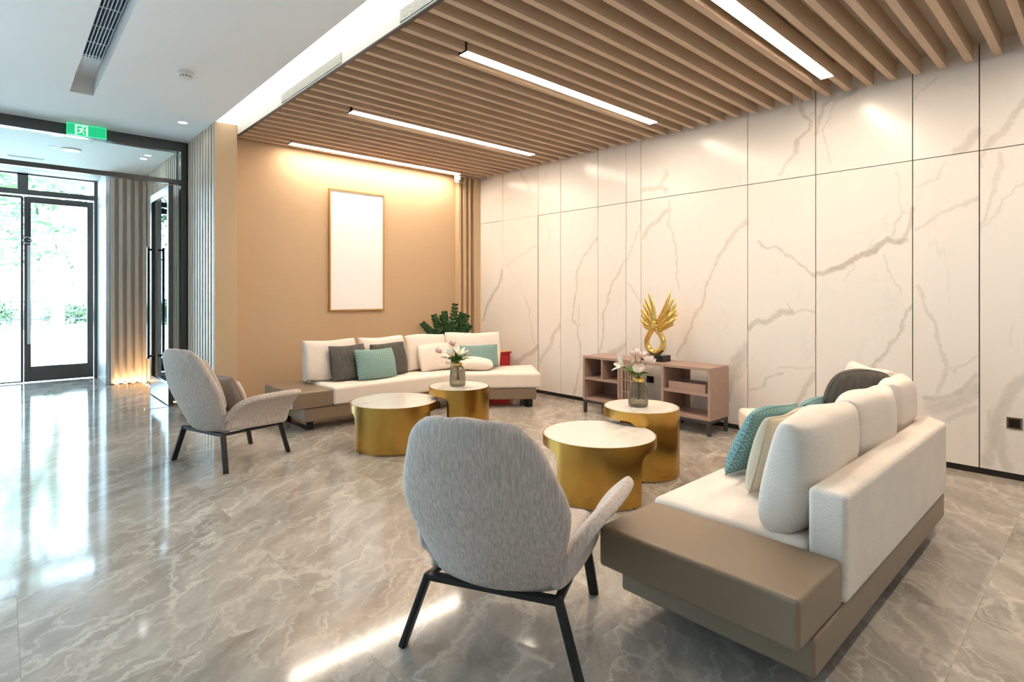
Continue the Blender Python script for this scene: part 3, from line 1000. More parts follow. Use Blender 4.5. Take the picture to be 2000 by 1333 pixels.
def padded(name, rows, th, mat, parent):
    """closed padded panel from a dense centre grid; thickness fades to a round edge"""
    nr, nc = len(rows), len(rows[0])
    P = [[Vector(p) for p in r] for r in rows]
    V, F, idx = [], [], {}
    for sd in (1, -1):
        for i in range(nr):
            for j in range(nc):
                e = i in (0, nr - 1) or j in (0, nc - 1)
                if e and sd < 0:
                    idx[(sd, i, j)] = idx[(1, i, j)]; continue
                du = P[i][min(j + 1, nc - 1)] - P[i][max(j - 1, 0)]
                dv = P[min(i + 1, nr - 1)][j] - P[max(i - 1, 0)][j]
                nn = du.cross(dv).normalized()
                a, b = -1 + 2 * j / (nc - 1), -1 + 2 * i / (nr - 1)
                su, sv = math.sin(a * math.pi / 2), math.sin(b * math.pi / 2)
                k = math.sqrt(max(0, 1 - abs(su) ** 14)) * math.sqrt(max(0, 1 - abs(sv) ** 14))
                V.append(P[i][j] + nn * (sd * th / 2 * k))
                idx[(sd, i, j)] = len(V) - 1
    for sd in (1, -1):
        for i in range(nr - 1):
            for j in range(nc - 1):
                F.append((idx[(sd, i, j)], idx[(sd, i, j + 1)], idx[(sd, i + 1, j + 1)], idx[(sd, i + 1, j)]))
    return pydata(name, V, F, mat, parent, smooth=True)

def bar(name, p0, p1, w, d, mat, parent, side=(0, 1, 0)):
    """flat bar p0-p1, width w along 'side', depth d across"""
    p0, p1 = Vector(p0), Vector(p1)
    t = (p1 - p0).normalized()
    s = Vector(side); s = (s - t * s.dot(t)).normalized()
    u = t.cross(s)
    bm = bmesh.new()
    vs_ = [bm.verts.new(p + s * (a * w / 2) + u * (b * d / 2)) for p in (p0, p1) for a, b in ((-1, -1), (1, -1), (1, 1), (-1, 1))]
    for q in ((0, 1, 2, 3), (7, 6, 5, 4), (0, 4, 5, 1), (1, 5, 6, 2), (2, 6, 7, 3), (3, 7, 4, 0)):
        bm.faces.new([vs_[i] for i in q])
    bmesh.ops.recalc_face_normals(bm, faces=bm.faces)
    bmesh.ops.bevel(bm, geom=bm.edges[:], offset=.003, segments=2, affect='EDGES')
    return bm_obj(name, bm, mat, parent, smooth=True)

def lounge_chair(loc, rz, label):
    t = empty('lounge_chair', loc, rz)
    fb = M['chair_fabric']
    # back: reclined, rounded hexagon outline, edges wrapped forwards
    prof = [(.258, .222), (.32, .236), (.42, .264), (.50, .288), (.555, .298), (.61, .292), (.70, .262), (.78, .232), (.83, .213), (.872, .198)]
    z0, z1 = .258, .872
    rows = []
    NR, NC = 29, 25
    for i in range(NR):
        v = math.sin((-1 + 2 * i / (NR - 1)) * math.pi / 2)
        z = z0 + (z1 - z0) * (v + 1) / 2
        for (za, wa), (zb_, wb) in zip(prof[:-1], prof[1:]):
            if za <= z <= zb_ + 1e-6:
                w = wa + (wb - wa) * (z - za) / (zb_ - za)
        rt, rb_ = .075, .022
        if z > z1 - rt: w = w - rt + math.sqrt(max(0, rt * rt - (z - z1 + rt) ** 2))
        if z < z0 + rb_: w = w - rb_ + math.sqrt(max(0, rb_ * rb_ - (z0 + rb_ - z) ** 2))
        tt = (z - .262) / .6
        x0 = -.262 - .20 * tt - .012 * math.sin(tt * math.pi)
        row = []
        for j in range(NC):
            u = math.sin((-1 + 2 * j / (NC - 1)) * math.pi / 2)
            row.append((x0 + .075 * u * u * (1 - .45 * tt), u * w, z - .05 * u * u * max(0, tt - .6)))
        rows.append(row)
    padded('backrest', rows, .066, fb, t)
    # inner back pad
    rows = []
    for z, w in ((.40, .20), (.50, .235), (.62, .225), (.74, .18), (.80, .14)):
        tt = (z - .262) / .6
        x0 = -.205 - .20 * tt
        rows.append([(x0 + .05 * u * u, u * w, z) for u in (-1, -.6, -.2, .2, .6, 1)])
    shell('back_pad', rows, .05, fb, t)
    for s in (1, -1):
        # wing arm: starts at the foot of the back, opens outwards to a rolled front lip
        S_ = [0, .12, .28, .45, .65, .85, 1.0]
        bot = [(-.255, .225, .272), (-.19, .240, .268), (-.10, .250, .262), (0, .255, .258), (.10, .255, .252), (.20, .252, .248), (.262, .248, .246)]
        top = [(-.262, .262, .345), (-.222, .305, .455), (-.14, .350, .503), (0, .378, .512), (.12, .388, .512), (.22, .390, .510), (.290, .386, .506)]
        rows = []
        for tq, out in ((0, 0), (.3, -.018), (.6, -.022), (.82, -.010), (.94, .006), (1.0, .012)):
            row = []
            for b, c in zip(bot, top):
                e = tq ** 1.5
                row.append((b[0] + (c[0] - b[0]) * tq, s * (b[1] + (c[1] - b[1]) * e + out), b[2] + (c[2] - b[2]) * tq))
            rows.append(row)
        shell('armrest', rows, .048, fb, t)
    # seat pad
    bm = bmesh.new()
    bm_box(bm, -.25, .275, -.235, .235, .262, .362, .035, 4)
    bm_obj('seat', bm, fb, t, smooth=True)
    # black flat-bar frame
    mt = M['black_metal']
    RL, RRr = (-.262, .238, .252), (-.262, -.238, .252)
    FL, FR = (.225, .215, .238), (.225, -.215, .238)
    bar('rear_bar', RL, RRr, .022, .035, mt, t, (0, 0, 1))
    bar('side_bar', RL, FL, .016, .030, mt, t, (0, 0, 1))
    bar('side_bar', RRr, FR, .016, .030, mt, t, (0, 0, 1))
    for top, ft, sd in ((RL, (-.295, .325, 0.001), (1, 0, 0)), (RRr, (-.295, -.325, 0.001), (1, 0, 0)), (FL, (.285, .238, 0.001), (0, 1, 0)), (FR, (.285, -.238, 0.001), (0, 1, 0))):
        bar('leg', (top[0], top[1], top[2] + .010), ft, .038, .022, mt, t, sd)
    return tag(t, label, 'armchair', 'grey lounge chairs')
lounge_chair((1.464, 1.565, 0), R(26.8), 'grey lounge chair seen from behind in the foreground')
lounge_chair((1.345, 4.61, 0), R(17.2), 'grey lounge chair holding a taupe cushion by the fluted wall')

# ---- pillows
def pillow_geo(w, h, th, k=.05, ex=.42, n=16, sag=0.0, rd=.2):
    """soft cushion: x width, z height from 0, y thickness"""
    V, F = [], []
    def outline(u, v):
        x = w / 2 * u * (1 - k * (1 - v * v)) * (1 - rd + rd * math.sqrt(1 - v * v / 2))
        z = h / 2 * v * (1 - k * (1 - u * u)) * (1 - rd + rd * math.sqrt(1 - u * u / 2))
        return x, z
    idx = {}
    for sd in (1, -1):
        for i in range(n + 1):
            for j in range(n + 1):
                u = math.sin((-1 + 2 * i / n) * math.pi / 2); v = math.sin((-1 + 2 * j / n) * math.pi / 2)
                edge = i in (0, n) or j in (0, n)
                if edge and (i, j) in idx:
                    idx[(sd, i, j)] = idx[(i, j)]; continue
                x, z = outline(u, v)
                e = max(0, (1 - u * u) * (1 - v * v)) ** ex
                y = sd * th / 2 * e * (1 - sag * v)
                V.append((x, y, z + h / 2))
                idx[(sd, i, j)] = len(V) - 1
                if edge: idx[(i, j)] = len(V) - 1
    for sd in (1, -1):
        for i in range(n):
            for j in range(n):
                q = (idx[(sd, i, j)], idx[(sd, i + 1, j)], idx[(sd, i + 1, j + 1)], idx[(sd, i, j + 1)])
                F.append(q if sd < 0 else q[::-1])
    return V, F

def pillow(name, w, h, th, mat, loc, lean, yaw, label, cat='pillow', group=None, roll=0.0, k=.05, ex=.34, sag=0.12, rd=.2, seam=True):
    V, F = pillow_geo(w, h, th, k, ex, sag=sag, rd=rd)
    rnd = random.Random(hash(label) % 1000 if False else len(label))
    a, b, c = rnd.random() * 6, rnd.random() * 6, rnd.random() * 6
    V = [(x + .006 * math.sin(z * 17 + a), y + .010 * math.sin(x * 13 + b) * (1 if abs(y) > .004 else .3), z + .008 * math.sin(x * 11 + c)) for x, y, z in V]
    o = pydata(name, V, F, mat, smooth=True)
    o.location = loc
    o.rotation_euler = (R(lean), R(roll), R(yaw))
    sb = o.modifiers.new('sub', 'SUBSURF'); sb.levels = 1; sb.render_levels = 1
    if not seam: return tag(o, label, cat, group)
    # stitched seam round the edge
    N = 40
    pts = []
    for q in range(4 * N):
        s, tq = divmod(q, N)
        g = math.sin((-1 + 2 * tq / N) * math.pi / 2)
        u, v = ((g, -1), (1, g), (-g, 1), (-1, -g))[s]
        x = w / 2 * u * (1 - k * (1 - v * v)) * (1 - rd + rd * math.sqrt(1 - v * v / 2)); z = h / 2 * v * (1 - k * (1 - u * u)) * (1 - rd + rd * math.sqrt(1 - u * u / 2)) + h / 2
        pts.append((x + .006 * math.sin(z * 17 + a), .010 * math.sin(x * 13 + b) * .3, z + .008 * math.sin(x * 11 + c)))
    pts.append(pts[0])
    tube('piping', pts, .0035, mat, o, n=6)
    return tag(o, label, cat, group)

# ---- angled sofas (mirror twins)
def sofa(ox, oy, s, label):
    """ox,oy: front corner of the leather end block; local +y runs to the sofa back; s=+1 back towards +Y"""
    t = empty('sofa', (ox, oy, 0), world=True)
    def T(p): return (ox + p[0], oy + s * p[1])
    D = .738
    u2 = Vector((.79, -.613)); n2 = Vector((.613, .79))      # chaise direction / towards its back
    fb, bb = Vector((1.72, 0)), Vector((1.955, D))
    fe = Vector((2.49, -.635))
    be = fe + n2 * .735
    # plinth
    prism('base', [T(p) for p in ((.115, .02), (fb.x, .02), tuple(fe + Vector((-.03, .045))), tuple(be + Vector((-.05, -.02))), (bb.x, D - .01), (.115, D - .01))],
          .09, .213, M['leather'], t, .012, 3)
    # leather end block
    p0, p1 = T((0, 0)), T((.372, D - .012))
    blk = box('end_block', p0[0], p1[0], p0[1], p1[1], .216, .37, M['leather'], t, .016, 4)
    # seat cushion
    bx = bb - Vector((0, .128))
    prism('seat', [T(p) for p in ((.374, -.01), (fb.x, -.01), tuple(fe), tuple(be), tuple(bb + u2 * .62 - n2 * .128), (bx.x - .045, bx.y), (.374, bx.y))],
          .216, .385, M['cream_fabric'], t, .03, 5)
    # backrest: one bent padded wall
    i1 = bb - Vector((.045, .126))
    e1 = bb + u2 * .62
    prism('backrest', [T(p) for p in ((.376, D - .124), tuple(i1), tuple(e1 - n2 * .124), tuple(e1), tuple(bb), (.376, D))],
          .218, .585, M['cream_weave'], t, .022, 4)
    # feet: black flat-bar loops
    for fx in ((.16,) if s > 0 else (.30,)):
        bm = bmesh.new()
        for a, b, z0, z1 in ((.10, .112, 0.002, .089), (D - .115, D - .103, 0.002, .089), (.10, D - .103, 0.002, .010)):
            q0, q1 = T((fx, a)), T((fx + .065, b))
            bm_box(bm, min(q0[0], q1[0]), max(q0[0], q1[0]), min(q0[1], q1[1]), max(q0[1], q1[1]), z0, z1)
        bm_obj('leg', bm, M['black_metal'], t)
    for c in ((1.62, D - .11), (1.62, .12)):
        q = T(c)
        box('leg', q[0] - .03, q[0] + .03, q[1] - .03, q[1] + .03, .001, .089, M['black_metal'], t)
    for c in (fe - u2 * .13 + n2 * .08, be - u2 * .13 - n2 * .08):
        q = T(tuple(c))
        box('leg', q[0] - .032, q[0] + .032, q[1] - .032, q[1] + .032, .001, .089, M['black_metal'], t)
    return tag(t, label, 'sofa', 'cream angled sofas')
sofa(1.915, 4.955, 1, 'cream angled sofa with taupe leather end block along the tan wall')
sofa(1.685, 1.345, -1, 'cream angled sofa with taupe leather end block in the right foreground')

gA, gB = 'back cushions of the far sofa', 'back cushions of the near sofa'
ck = dict(k=.02, ex=.21, sag=.15, rd=.09, seam=False)
SZ = .385
# far sofa
for i, (x0, x1, lb) in enumerate(((2.20, 2.77, 'cream back cushion of the far sofa, nearest the leather block'), (2.785, 3.345, 'cream back cushion of the far sofa, second from its leather block'),
                                  (3.36, 3.925, 'cream back cushion of the far sofa, third from its leather block'))):
    pillow('back_cushion', x1 - x0, .415, .20, M['cream_fabric'], ((x0 + x1) / 2, 5.415, SZ - .004), -9, 0, lb, 'cushion', gA, **ck)
pillow('back_cushion', .68, .42, .19, M['cream_fabric'], (4.165, 5.230, SZ - .004), -8, -37.5, 'cream back cushion of the far sofa on its angled end, by the red box', 'cushion', gA, **ck)
pillow('pillow', .41, .37, .13, M['dark_pillow'], (2.615, 5.245, SZ), -17, 3, 'charcoal pillow on the far sofa, left of the teal quilted one', group='charcoal pillows')
pillow('pillow', .475, .325, .13, M['teal_quilt'], (2.865, 5.13, SZ), -20, 4, 'teal quilted pillow between the two charcoal pillows on the far sofa', group='teal pillows')
pillow('pillow', .42, .36, .12, M['dark_pillow'], (3.085, 5.265, SZ), -16, -3, 'charcoal pillow on the far sofa, right of the teal quilted one', group='charcoal pillows')
pillow('pillow', .43, .32, .13, M['cream_fabric'], (3.66, 5.24, SZ), -18, -4, 'cream pillow standing in the corner of the far sofa', group='cream pillows')
pillow('pillow', .36, .20, .12, M['brown_pillow'], (3.92, 5.18, SZ), -18, -25, 'small taupe pillow half hidden behind the flowers on the far sofa', group='taupe pillows')
pillow('pillow', .46, .27, .12, M['teal_quilt'], (4.10, 5.03, SZ + .015), -14, -37, 'small teal quilted pillow on the angled end of the far sofa', group='teal pillows')
pillow('pillow', .42, .30, .14, M['cream_fabric'], (3.955, 4.90, SZ + .055), -82, -33, 'cream pillow lying flat before the small teal pillow on the far sofa', group='cream pillows')
# near sofa
for i, (x0, x1, lb) in enumerate(((2.07, 2.705, 'cream back cushion of the near sofa, nearest the viewer'), (2.715, 3.33, 'cream back cushion in the middle of the near sofa'),)):
    pillow('back_cushion', x1 - x0, .425, .215, M['cream_weave'], ((x0 + x1) / 2, .86, SZ - .004), -9, 180, lb, 'cushion', gB, **ck)
pillow('back_cushion', .55, .42, .20, M['cream_weave'], (3.625, .875, SZ - .004), -8, 188, 'cream back cushion at the bend of the near sofa, beside the charcoal pillow', 'cushion', gB, **ck)
pillow('back_cushion', .56, .42, .19, M['cream_weave'], (4.03, 1.10, SZ - .004), -8, 217.5, 'cream back cushion of the near sofa farthest from the viewer, behind the charcoal pillow', 'cushion', gB, **ck)
pillow('pillow', .46, .36, .13, M['teal_jacquard'], (2.77, 1.255, SZ), -24, 176, 'teal patterned pillow at the front of the near sofa', group='teal pillows')
pillow('pillow', .42, .36, .14, M['beige_pillow'], (2.56, 1.075, SZ), -14, 181, 'sand coloured pillow between the teal pillow and the near cushion', group='sand pillows')
pillow('pillow', .42, .34, .18, M['dark_pillow'], (3.76, 1.10, SZ + .10), -20, 147, 'charcoal pillow sticking up behind the cushions of the near sofa', group='charcoal pillows', roll=-6, rd=.6, k=.0)
pillow('pillow', .40, .27, .12, M['teal_jacquard'], (3.60, 1.30, SZ), -22, 176, 'teal patterned pillow under the charcoal pillow on the near sofa', group='teal pillows')
# cushion on the far chair
pillow('pillow', .36, .31, .13, M['brown_pillow'], (1.335, 4.605, .366), -26, 107.2, 'taupe satin cushion leaning in the far grey chair', group='taupe pillows', roll=4)

# ---- console
M['console'] = wood('mauve_oak', (.36, .243, .195), (.42, .29, .235), 'y', .5)
cs = empty('console', (4.74, 3.14, 0), world=True)
cX0, cX1, cY0, cY1, cZ0, cZ1 = 4.57, 4.915, 2.415, 3.86, .138, .602
th = .024
W_ = M['console']
box('top', cX0, cX1, cY0, cY1, cZ1 - th, cZ1, W_, cs, .001)
def sec(y0, y1):
    box('bottom', cX0, cX1, y0, y1, cZ0, cZ0 + th, W_, cs, .001)
    box('side', cX0, cX1, y0, y0 + th, cZ0 + th, cZ1 - th, W_, cs)
    box('side', cX0, cX1, y1 - th, y1, cZ0 + th, cZ1 - th, W_, cs)
    box('shelf', cX0 + .004, cX1, y0 + th, y1 - th, .352, .352 + th, W_, cs)
sec(3.385, cY1)
sec(cY0, 2.905)
box('divider', cX0 + .004, cX1, 3.60, 3.60 + .02, .352 + th, cZ1 - th, W_, cs)
box('back_panel', cX1 - .012, cX1, 3.62, cY1 - th, cZ0 + th, cZ1 - th, W_, cs)
box('back_panel', cX1 - .012, cX1, 3.385 + th, 3.60, .352 + th, cZ1 - th, W_, cs)
box('back_panel', cX1 - .012, cX1, 2.80, 2.905 - th, cZ0 + th, cZ1 - th, W_, cs)
# lattice sliding panel
lt = box('lattice', cX0 + .004, cX0 + .022, 3.350, 3.378, cZ0 + th, cZ1 - th, W_, cs)
box('lattice_stile', cX0 + .004, cX0 + .022, 3.18, 3.20, cZ0 + th, cZ1 - th, W_, lt)
box('lattice_rail', cX0 + .004, cX0 + .022, 3.20, 3.35, cZ1 - th - .05, cZ1 - th, W_, lt)
box('lattice_rail', cX0 + .004, cX0 + .022, 3.20, 3.35, cZ0 + th, cZ0 + th + .03, W_, lt)
for yy in (3.2275, 3.2575, 3.2875, 3.3175):
    box('lattice_bar', cX0 + .006, cX0 + .020, yy - .005, yy + .005, cZ0 + th + .03, cZ1 - th - .05, W_, lt)
for zz in (.285, .40, .50):
    box('lattice_bar', cX0 + .007, cX0 + .021, 3.20, 3.35, zz - .004, zz + .004, W_, lt)
# metal underframe
mt = M['graphite']
for xx in (cX0 + .004, cX1 - .032):
    for a, b in ((cY0 + .006, 2.90), (3.39, cY1 - .006)):
        box('frame_rail', xx, xx + .028, a, b, cZ0 - .028, cZ0 - .001, mt, cs)
        for yy in (a, b - .028):
            box('leg', xx, xx + .028, yy, yy + .028, .001, cZ0 - .028, mt, cs)
for a, b in ((cY0 + .006, 2.90), (3.39, cY1 - .006)):
    for yy in (a, b - .028):
        box('frame_rail', cX0 + .032, cX1 - .032, yy, yy + .028, cZ0 - .028, cZ0 - .001, mt, cs)
tag(cs, 'low mauve wood console with open shelves against the marble wall', 'console')

bx_ = empty('tray', (4.69, 2.67, .3765), world=True)
y0, y1, x0, x1, z0, z1 = 2.475, 2.845, 4.60, 4.80, .3765, .448
T_ = M['console']
box('tray_bottom', x0, x1, y0, y1, z0, z0 + .008, T_, bx_)
box('tray_side', x0, x0 + .010, y0, y1, z0 + .008, z1, T_, bx_)
box('tray_side', x1 - .010, x1, y0, y1, z0 + .008, z1, T_, bx_)
box('tray_side', x0 + .010, x1 - .010, y0, y0 + .010, z0 + .008, z1, T_, bx_)
box('tray_side', x0 + .010, x1 - .010, y1 - .010, y1, z0 + .008, z1, T_, bx_)
tag(bx_, 'open mauve wood tray on the right shelf of the console', 'tray')

# ---- gold wing sculpture
sc_ = empty('wing_sculpture', (4.73, 3.07, cZ1), world=False)
box('base', -.07, .07, -.125, .115, .0005, .062, M['black_gloss'], sc_, .003)
def Q(x, y, dx=0.0):        # sculpture plane: picture-right -> -Y, up -> +Z
    return (dx, -((x - 385) / 8.33) * .0058, .058 + (1110 - y) / 8.33 * .0050)
def wing(pathpx, rad, roots, ends, dxs):
    geo = []
    p = smooth_path([Q(a, b, d) for a, b, d in pathpx], 5)
    geo.append(tube_geo(p, lerp_list(rad, len(p)), lerp_list([r * 1.0 for r in rad], len(p)), (1, 0, 0), 14))
    m = len(ends)
    for i, e in enumerate(ends):
        tq = i / (m - 1)
        r0 = (roots[0][0] + (roots[1][0] - roots[0][0]) * tq, roots[0][1] + (roots[1][1] - roots[0][1]) * tq)
        mid = (r0[0] * .45 + e[0] * .55 + dxs[0] * (1 - tq) * .6, r0[1] * .45 + e[1] * .55 + dxs[1] * (1 - tq))
        dd = (-.012 if i % 2 else .0) - .008 * math.sin(tq * 3)
        pp = smooth_path([Q(r0[0], r0[1], 0), Q(mid[0], mid[1], dd - .01), Q(e[0], e[1], dd)], 7)
        L = math.hypot(e[0] - r0[0], e[1] - r0[1]) / 8.33 * .0053
        rw = .021
        geo.append(tube_geo(pp, lerp_list([rw * .8, rw, rw, rw * .85, rw * .6 if i else .002], len(pp)), lerp_list([.018, .014, .011, .008, .004 if i else .0015], len(pp)), (1, 0, 0), 10))
    return merge_geo(geo)
vL, fL = wing([(430, 1075, 0), (330, 1060, 0), (260, 980, -.005), (255, 880, -.012), (300, 770, -.014), (355, 660, -.008), (380, 560, 0)],
              [.022, .030, .030, .026, .026, .030, .022], ((382, 560), (285, 690)),
              [(265, 80), (228, 190), (195, 290), (176, 380), (166, 460), (165, 545), (182, 620)], (45, 0))
pydata('wing', vL, fL, M['gold'], sc_, smooth=True)
vR, fR = wing([(340, 1085, 0), (420, 1065, 0), (490, 990, .005), (498, 890, .012), (455, 780, .014), (405, 690, .008), (410, 610, 0)],
              [.022, .030, .030, .026, .026, .030, .024], ((405, 600), (450, 710)),
              [(635, 70), (688, 180), (715, 270), (730, 350), (735, 420), (718, 500), (672, 585)], (15, 40))
pydata('wing', vR, fR, M['gold'], sc_, smooth=True)
tag(sc_, 'gold double wing sculpture on a black block on the console', 'sculpture')

# ---- vases and flowers
def vase_mat():
    m = NT('smoked_hammered_glass')
    v = m.coord((1, 1, .6))
    vo = m.n('ShaderNodeTexVoronoi'); vo.inputs['Scale'].default_value = 70
    m.l(v, vo.inputs['Vector'])
    nz = m.noise(v, 14, 3)
    m.set(m.mix(nz.outputs[0], (.52, .50, .42), (.72, .69, .58)), .06, 0, .6)
    m.b.inputs['Transmission Weight'].default_value = .95
    m.b.inputs['IOR'].default_value = 1.4
    m.bump(vo.outputs['Distance'], .5, .006)
    return m.m
M['vase'] = vase_mat()
M['stem'] = plain('flower_stem', (.13, .17, .05), .6)
M['leaf'] = plain('fresh_leaf', (.13, .27, .055), .45, var=.25, scale=25)
M['dark_leaf'] = plain('dark_glossy_leaf', (.022, .075, .022), .3, var=.35, scale=25)
M['twig'] = plain('brown_twig', (.10, .055, .03), .7)
def petal_mat(name, tip, basec):
    m = NT(name)
    tc = m.n('ShaderNodeTexCoord')
    sp = m.n('ShaderNodeSeparateXYZ'); m.l(tc.outputs['Generated'], sp.inputs[0])
    k = m.maprange(sp.outputs['Z'], .05, .6, 1, 0, True)
    m.set(m.mix(k, tip, basec), .6, 0, .3)
    m.b.inputs['Subsurface Weight'].default_value = .15
    m.b.inputs['Subsurface Radius'].default_value = (.01, .006, .005)
    return m.m
M['pink_petal'] = petal_mat('pink_petal', (.93, .72, .67), (.90, .38, .36))
M['blush_petal'] = petal_mat('blush_petal', (.94, .80, .74), (.92, .60, .54))
M['white_petal'] = petal_mat('white_petal', (.95, .93, .86), (.80, .80, .50))
def petal_mesh(name, L, W, cup, mat, open_=0.0):
    """petal along +z, opening towards +x"""
    V, F = [], []
    NR, NC = 7, 5
    for i in range(NR):
        tq = i / (NR - 1)
        w = W * math.sin(math.pi * min(1, (tq * .86 + .10))) ** .8 * .5
        x = cup * math.sin(tq * math.pi * .9) + open_ * tq * tq
        z = L * (tq - .12 * open_ / max(L, .001) * tq * tq)
        for j in range(NC):
            s = -1 + 2 * j / (NC - 1)
            V.append((x - abs(s) ** 2 * W * .16, s * w, z))
    for i in range(NR - 1):
        for j in range(NC - 1):
            F.append((i * NC + j, i * NC + j + 1, (i + 1) * NC + j + 1, (i + 1) * NC + j))
    me = bpy.data.meshes.new(name)
    me.from_pydata(V, [], F)
    me.polygons.foreach_set('use_smooth', [True] * len(me.polygons))
    me.materials.append(mat)
    return me
PM = {'pink': (petal_mesh('petal', .058, .042, .020, M['pink_petal'], .004), 7, 8),
      'blush': (petal_mesh('petal', .060, .046, .024, M['blush_petal'], .010), 7, 16),
      'lily': (petal_mesh('petal', .085, .036, .008, M['white_petal'], .045), 6, 26),
      'bud': (petal_mesh('petal', .040, .026, .010, M['white_petal'], -.004), 5, 2)}
def leaf_geo(p, direction, L, W, droop=.25, nrm=(0, 0, 1)):
    d = Vector(direction).normalized()
    side = d.cross(Vector(nrm))
    if side.length < .05: side = Vector((1, 0, 0))
    side.normalize()
    up = side.cross(d).normalized()
    V, F = [], []
    N = 6
    for i in range(N + 1):
        tq = i / N
        w = W * .5 * math.sin(math.pi * (tq * .92 + .04)) ** .75
        c = Vector(p) + d * (L * tq) - Vector((0, 0, 1)) * (droop * L * tq * tq)
        for s in (-1, 0, 1):
            V.append(c + side * (s * w) + up * (abs(s) * w * .35))
    for i in range(N):
        for j in range(2):
            F.append((i * 3 + j, i * 3 + j + 1, (i + 1) * 3 + j + 1, (i + 1) * 3 + j))
    return V, F
VR = Vector((math.cos(R(YAW)), -math.sin(R(YAW)), 0))     # to the right as one stands before the tables
VF = Vector((math.sin(R(YAW)), math.cos(R(YAW)), 0))
def flower(kind, vx, vy, mouth, a, b, dep, tilt, label, group, leaves=2, scale=1.0):
    root = empty('flower', (vx, vy, mouth - .12), world=False)
    rnd = random.Random(label)
    head = VR * a + VF * dep + Vector((0, 0, b + .12))
    foot = VR * (a * -.12) + VF * (dep * -.12) + Vector((0, 0, -.03))
    neck = VR * (a * .12) + VF * (dep * .12) + Vector((0, 0, .12))
    pts = smooth_path([foot, neck, neck * .4 + head * .6 + Vector((0, 0, .008)), head], 5)
    tube('stem', pts, .0028, M['stem'] if kind in ('lily', 'bud') else M['twig'], root, n=6)
    me, npet, spread = PM[kind]
    out = (VR * a + VF * dep * 1.0)
    axis = (Vector((0, 0, 1)) + out.normalized() * math.tan(R(tilt)) if out.length > .01 else Vector((0, 0, 1)) - VF * math.tan(R(tilt))).normalized()
    q = Vector((0, 0, 1)).rotation_difference(axis)
    base = Matrix.Translation(head - axis * .012) @ q.to_matrix().to_4x4()
    for k in range(npet):
        rz = 2 * math.pi * k / npet + rnd.random() * .3 + (math.pi / npet if k >= 3 else 0)
        sp = R(spread * (1.0 if k % 2 else .55) + rnd.uniform(-4, 4))
        o = link('petal', me, None, root)
        o.matrix_local = base @ Matrix.Rotation(rz, 4, 'Z') @ Matrix.Translation((.004, 0, 0)) @ Matrix.Rotation(sp, 4, 'Y') @ Matrix.Scale(scale * rnd.uniform(.92, 1.05), 4)
    if kind == 'lily':
        geo = []
        for k in range(5):
            g = 2 * math.pi * k / 5
            pp = [head, head + axis * .03 + q @ Vector((math.cos(g), math.sin(g), 0)) * .008, head + axis * .055 + q @ Vector((math.cos(g), math.sin(g), 0)) * .018]
            geo.append(tube_geo(pp, [.001, .001, .0025], n=5))
        v, f = merge_geo(geo)
        pydata('stamens', v, f, plain('pollen', (.62, .50, .16), .7), root, smooth=True)
    for k in range(leaves + 2):
        g = rnd.uniform(0, 2 * math.pi)
        d = Vector((math.cos(g), math.sin(g), rnd.uniform(.5, 1.3)))
        if out.length > .01: d += out.normalized() * .8
        p0 = neck.lerp(head, rnd.uniform(.05, .45))
        v, f = leaf_geo(p0, d, rnd.uniform(.07, .10), rnd.uniform(.030, .042))
        pydata('leaf', v, f, M['leaf'], root, smooth=True)
    return tag(root, label, 'flower', group)
def vase(x, y, z, label):
    t = empty('vase', (x, y, z), 0)
    prof = [(.058, .0005), (.066, .006), (.070, .022), (.069, .06), (.066, .11), (.062, .14), (.052, .163), (.040, .174), (.036, .176)]
    inner = [(.032, .174), (.048, .160), (.058, .138), (.063, .10), (.066, .05), (.064, .02), (.05, .012)]
    lathe('body', prof + inner, M['vase'], t, 40)
    lathe('collar', [(.0365, .170), (.039, .174), (.039, .197), (.036, .199), (.034, .196), (.034, .172)], M['gold'], t, 32, cap=False)
    return tag(t, label, 'vase', 'smoked glass vases')
VZ = .4645
vase(2.905, 3.855, VZ, 'smoked glass vase with gold collar on the far tall table')
vase(3.318, 2.295, VZ, 'smoked glass vase with gold collar on the near tall table')
mz = VZ + .198
g1, g2 = 'flowers in the far vase', 'flowers in the near vase'
a_ = (2.905, 3.855, mz)
flower('pink', *a_, -.040, .155, .0, 10, 'pink blossom at the top of the far bouquet', g1, 0, 1.1)
flower('pink', *a_, -.150, .095, -.01, 35, 'pink blossom far out on the left of the far bouquet', g1, 1, 1.0)
flower('lily', *a_, -.055, .065, -.06, 40, 'white lily facing forwards at the left of the far bouquet', g1, 2)
flower('lily', *a_, .015, .075, -.03, 25, 'white lily in the middle of the far bouquet', g1, 3)
flower('lily', *a_, .060, .060, .02, 45, 'white lily at the right of the far bouquet', g1, 3, .8)
flower('bud', *a_, -.075, .0, -.05, 70, 'pale bud drooping low on the left of the far bouquet', g1, 2)
a_ = (3.318, 2.295, mz)
flower('lily', *a_, -.115, .09, -.02, 62, 'white lily reaching out on the left of the near bouquet', g2, 2)
flower('blush', *a_, -.022, .165, .01, 5, 'pink blossom at the top of the near bouquet', g2, 0)
flower('blush', *a_, .030, .145, .03, 8, 'pink blossom behind the right one in the near bouquet', g2, 1)
flower('blush', *a_, .058, .115, -.02, 28, 'large pink blossom at the right of the near bouquet', g2, 1, 1.15)
flower('blush', *a_, -.014, .055, -.06, 20, 'pink blossom low at the front of the near bouquet', g2, 3, 1.1)
flower('bud', *a_, -.035, .110, .02, 15, 'pale bud in the heart of the near bouquet', g2, 3)

